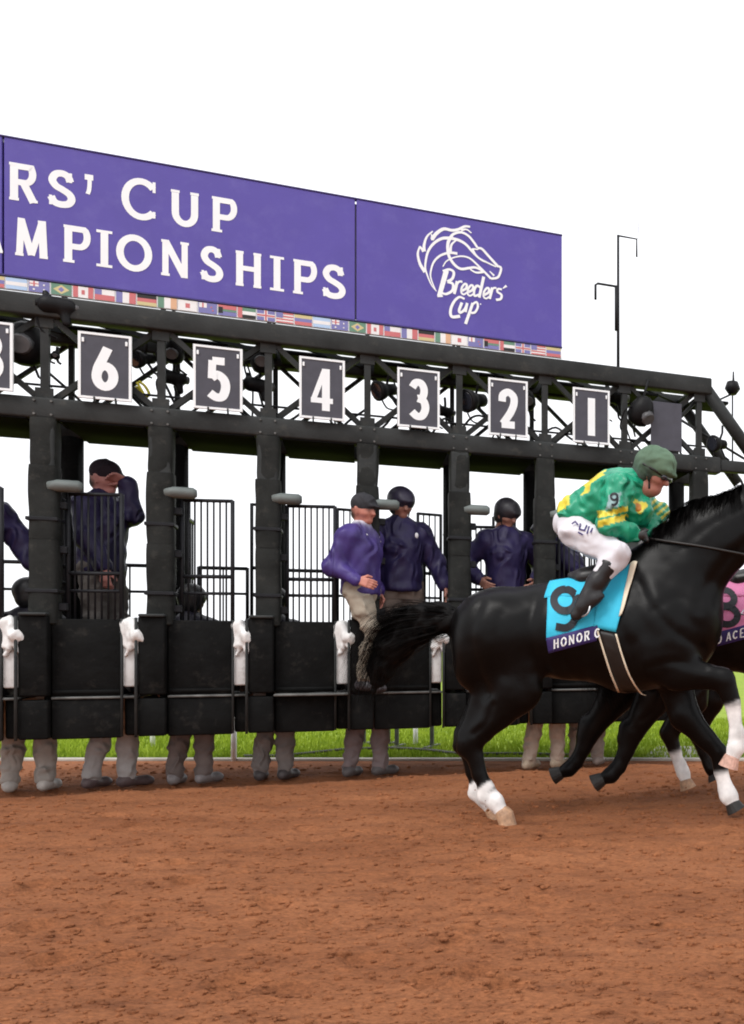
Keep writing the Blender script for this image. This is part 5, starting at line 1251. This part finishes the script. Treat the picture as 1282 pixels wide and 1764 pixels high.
# ---- second horse, pink cloth, seen beyond the chest of the first
Y8, X8 = 7.12, -.37
def legs_eight(b, c):
    g = lambda x, y, l: hp(x, y, l, Y8, X8)
    leg(b, [g(1172, 1120, -.12), g(1128, 1205, -.13), g(1092, 1268, -.13), g(1078, 1305, -.13), g(1066, 1330, -.13), g(1052, 1345, -.13)], [.20, .14, .085, .062, .060, .062], c, c, 9, (g(1038, 1352, -.13), g(1024, 1360, -.13)), HOOFK)
    leg(b, [g(1150, 1120, .12), g(1062, 1205, .10), g(1022, 1262, .10), g(1004, 1300, .10), g(992, 1322, .10), g(980, 1334, .10)], [.20, .14, .085, .060, .058, .060], c, c, 9, (g(966, 1341, .10), g(953, 1347, .10)), HOOFK)
    b.cone(g(1078, 1260, -.13), g(1074, 1282, -.13), .05, .05, .6, .04, c); b.cone(g(1008, 1252, .10), g(1004, 1276, .10), .05, .05, .6, .04, c)
    h = lambda x, y, l: hp(x, y, l)
    leg(b, [h(1130, 1135, -.14), h(1190, 1180, -.14), h(1270, 1215, -.14), h(1300, 1275, -.14), h(1318, 1310, -.14)], [.15, .11, .072, .05, .052], c, c, 9, (h(1330, 1330, -.14), h(1338, 1345, -.14)), HOOFK)
    leg(b, [h(1140, 1135, .14), h(1220, 1160, .14), h(1310, 1180, .14), h(1345, 1240, .14), h(1350, 1275, .14)], [.15, .11, .072, .05, .052], c, c, 9, (h(1350, 1300, .14), h(1348, 1315, .14)), HOOFK)
LOC8 = (X8, Y8, .04)
TAIL8 = [(800, 1066), (770, 1075), (755, 1110), (760, 1150), (775, 1185)]
make_horse('dark horse with pink saddle cloth, mostly hidden beyond the nearest horse', LOC8, legs_eight, (.0034, .003, .003), 6, .016, TAIL8)
saddlery(LOC8, '8', M_PINK, 'D ACES', ('pink saddle cloth with black number eight at the right edge', 'black racing saddle on the pink-clothed horse at right edge'))
# ---- third horse, all but one white-socked leg hidden
Y10, X10 = 7.78, -.12
def legs_ten(b, c):
    g = lambda x, y, l: hp(x, y, l, Y10, X10)
    leg(b, [g(1195, 1120, -.13), g(1190, 1205, -.14), g(1152, 1262, -.15), g(1163, 1295, -.15), g(1172, 1318, -.15), g(1177, 1330, -.15)], [.20, .13, .075, .052, .054, .056], c, WHT, 3, (g(1182, 1345, -.15), g(1187, 1358, -.15)), HOOF)
    leg(b, [g(1205, 1120, .12), g(1220, 1205, .12), g(1200, 1262, .12), g(1212, 1295, .12), g(1222, 1318, .12), g(1226, 1325, .12)], [.20, .13, .075, .052, .054, .056], c, c, 9, (g(1230, 1334, .12), g(1234, 1342, .12)), HOOFK)
    h = lambda x, y, l: hp(x, y, l)
    for l, d in ((-.14, 0), (.14, 40)):
        leg(b, [h(1130, 1135, l), h(1180+d, 1190, l), h(1250+d, 1240, l), h(1270+d, 1300, l), h(1280+d, 1340, l)], [.15, .11, .072, .05, .052], c, c, 9, (h(1288+d, 1360, l), h(1294+d, 1375, l)), HOOFK)
make_horse('dark brown horse hidden beyond the others, one white-socked hind leg showing', (X10, Y10, 0), legs_ten, (.008, .005, .004), 7, .018, TAIL8)
# dirt thrown up by the hooves
rng = np.random.default_rng(11); NS = 130
c0 = np.array([at(*q) for q in ((905, 1392, 6.35), (960, 1385, 6.6), (1060, 1372, 6.9), (830, 1400, 6.4), (1180, 1385, 7.3))])[rng.integers(0, 5, NS)]
cp = c0+rng.normal(0, 1, (NS, 3))*np.array((.22, .12, .05)); cp[:, 2] = np.abs(cp[:, 2]-.02)+.02
cs = .003+.009*rng.random(NS)**2.5
V = IV[None]*(1+.4*(rng.random((NS, len(IV), 1))-.5))*cs[:, None, None]+cp[:, None]
o = link('dirt_spray', fast_mesh('dirt_spray', V.reshape(-1, 3), (IF[None]+(np.arange(NS)*len(IV))[:, None, None]).reshape(-1, 3), None, False), M_DIRT)
struct(o, 'stuff', 'crumbs of dirt thrown up around the horse hooves'); o['category'] = 'dirt'
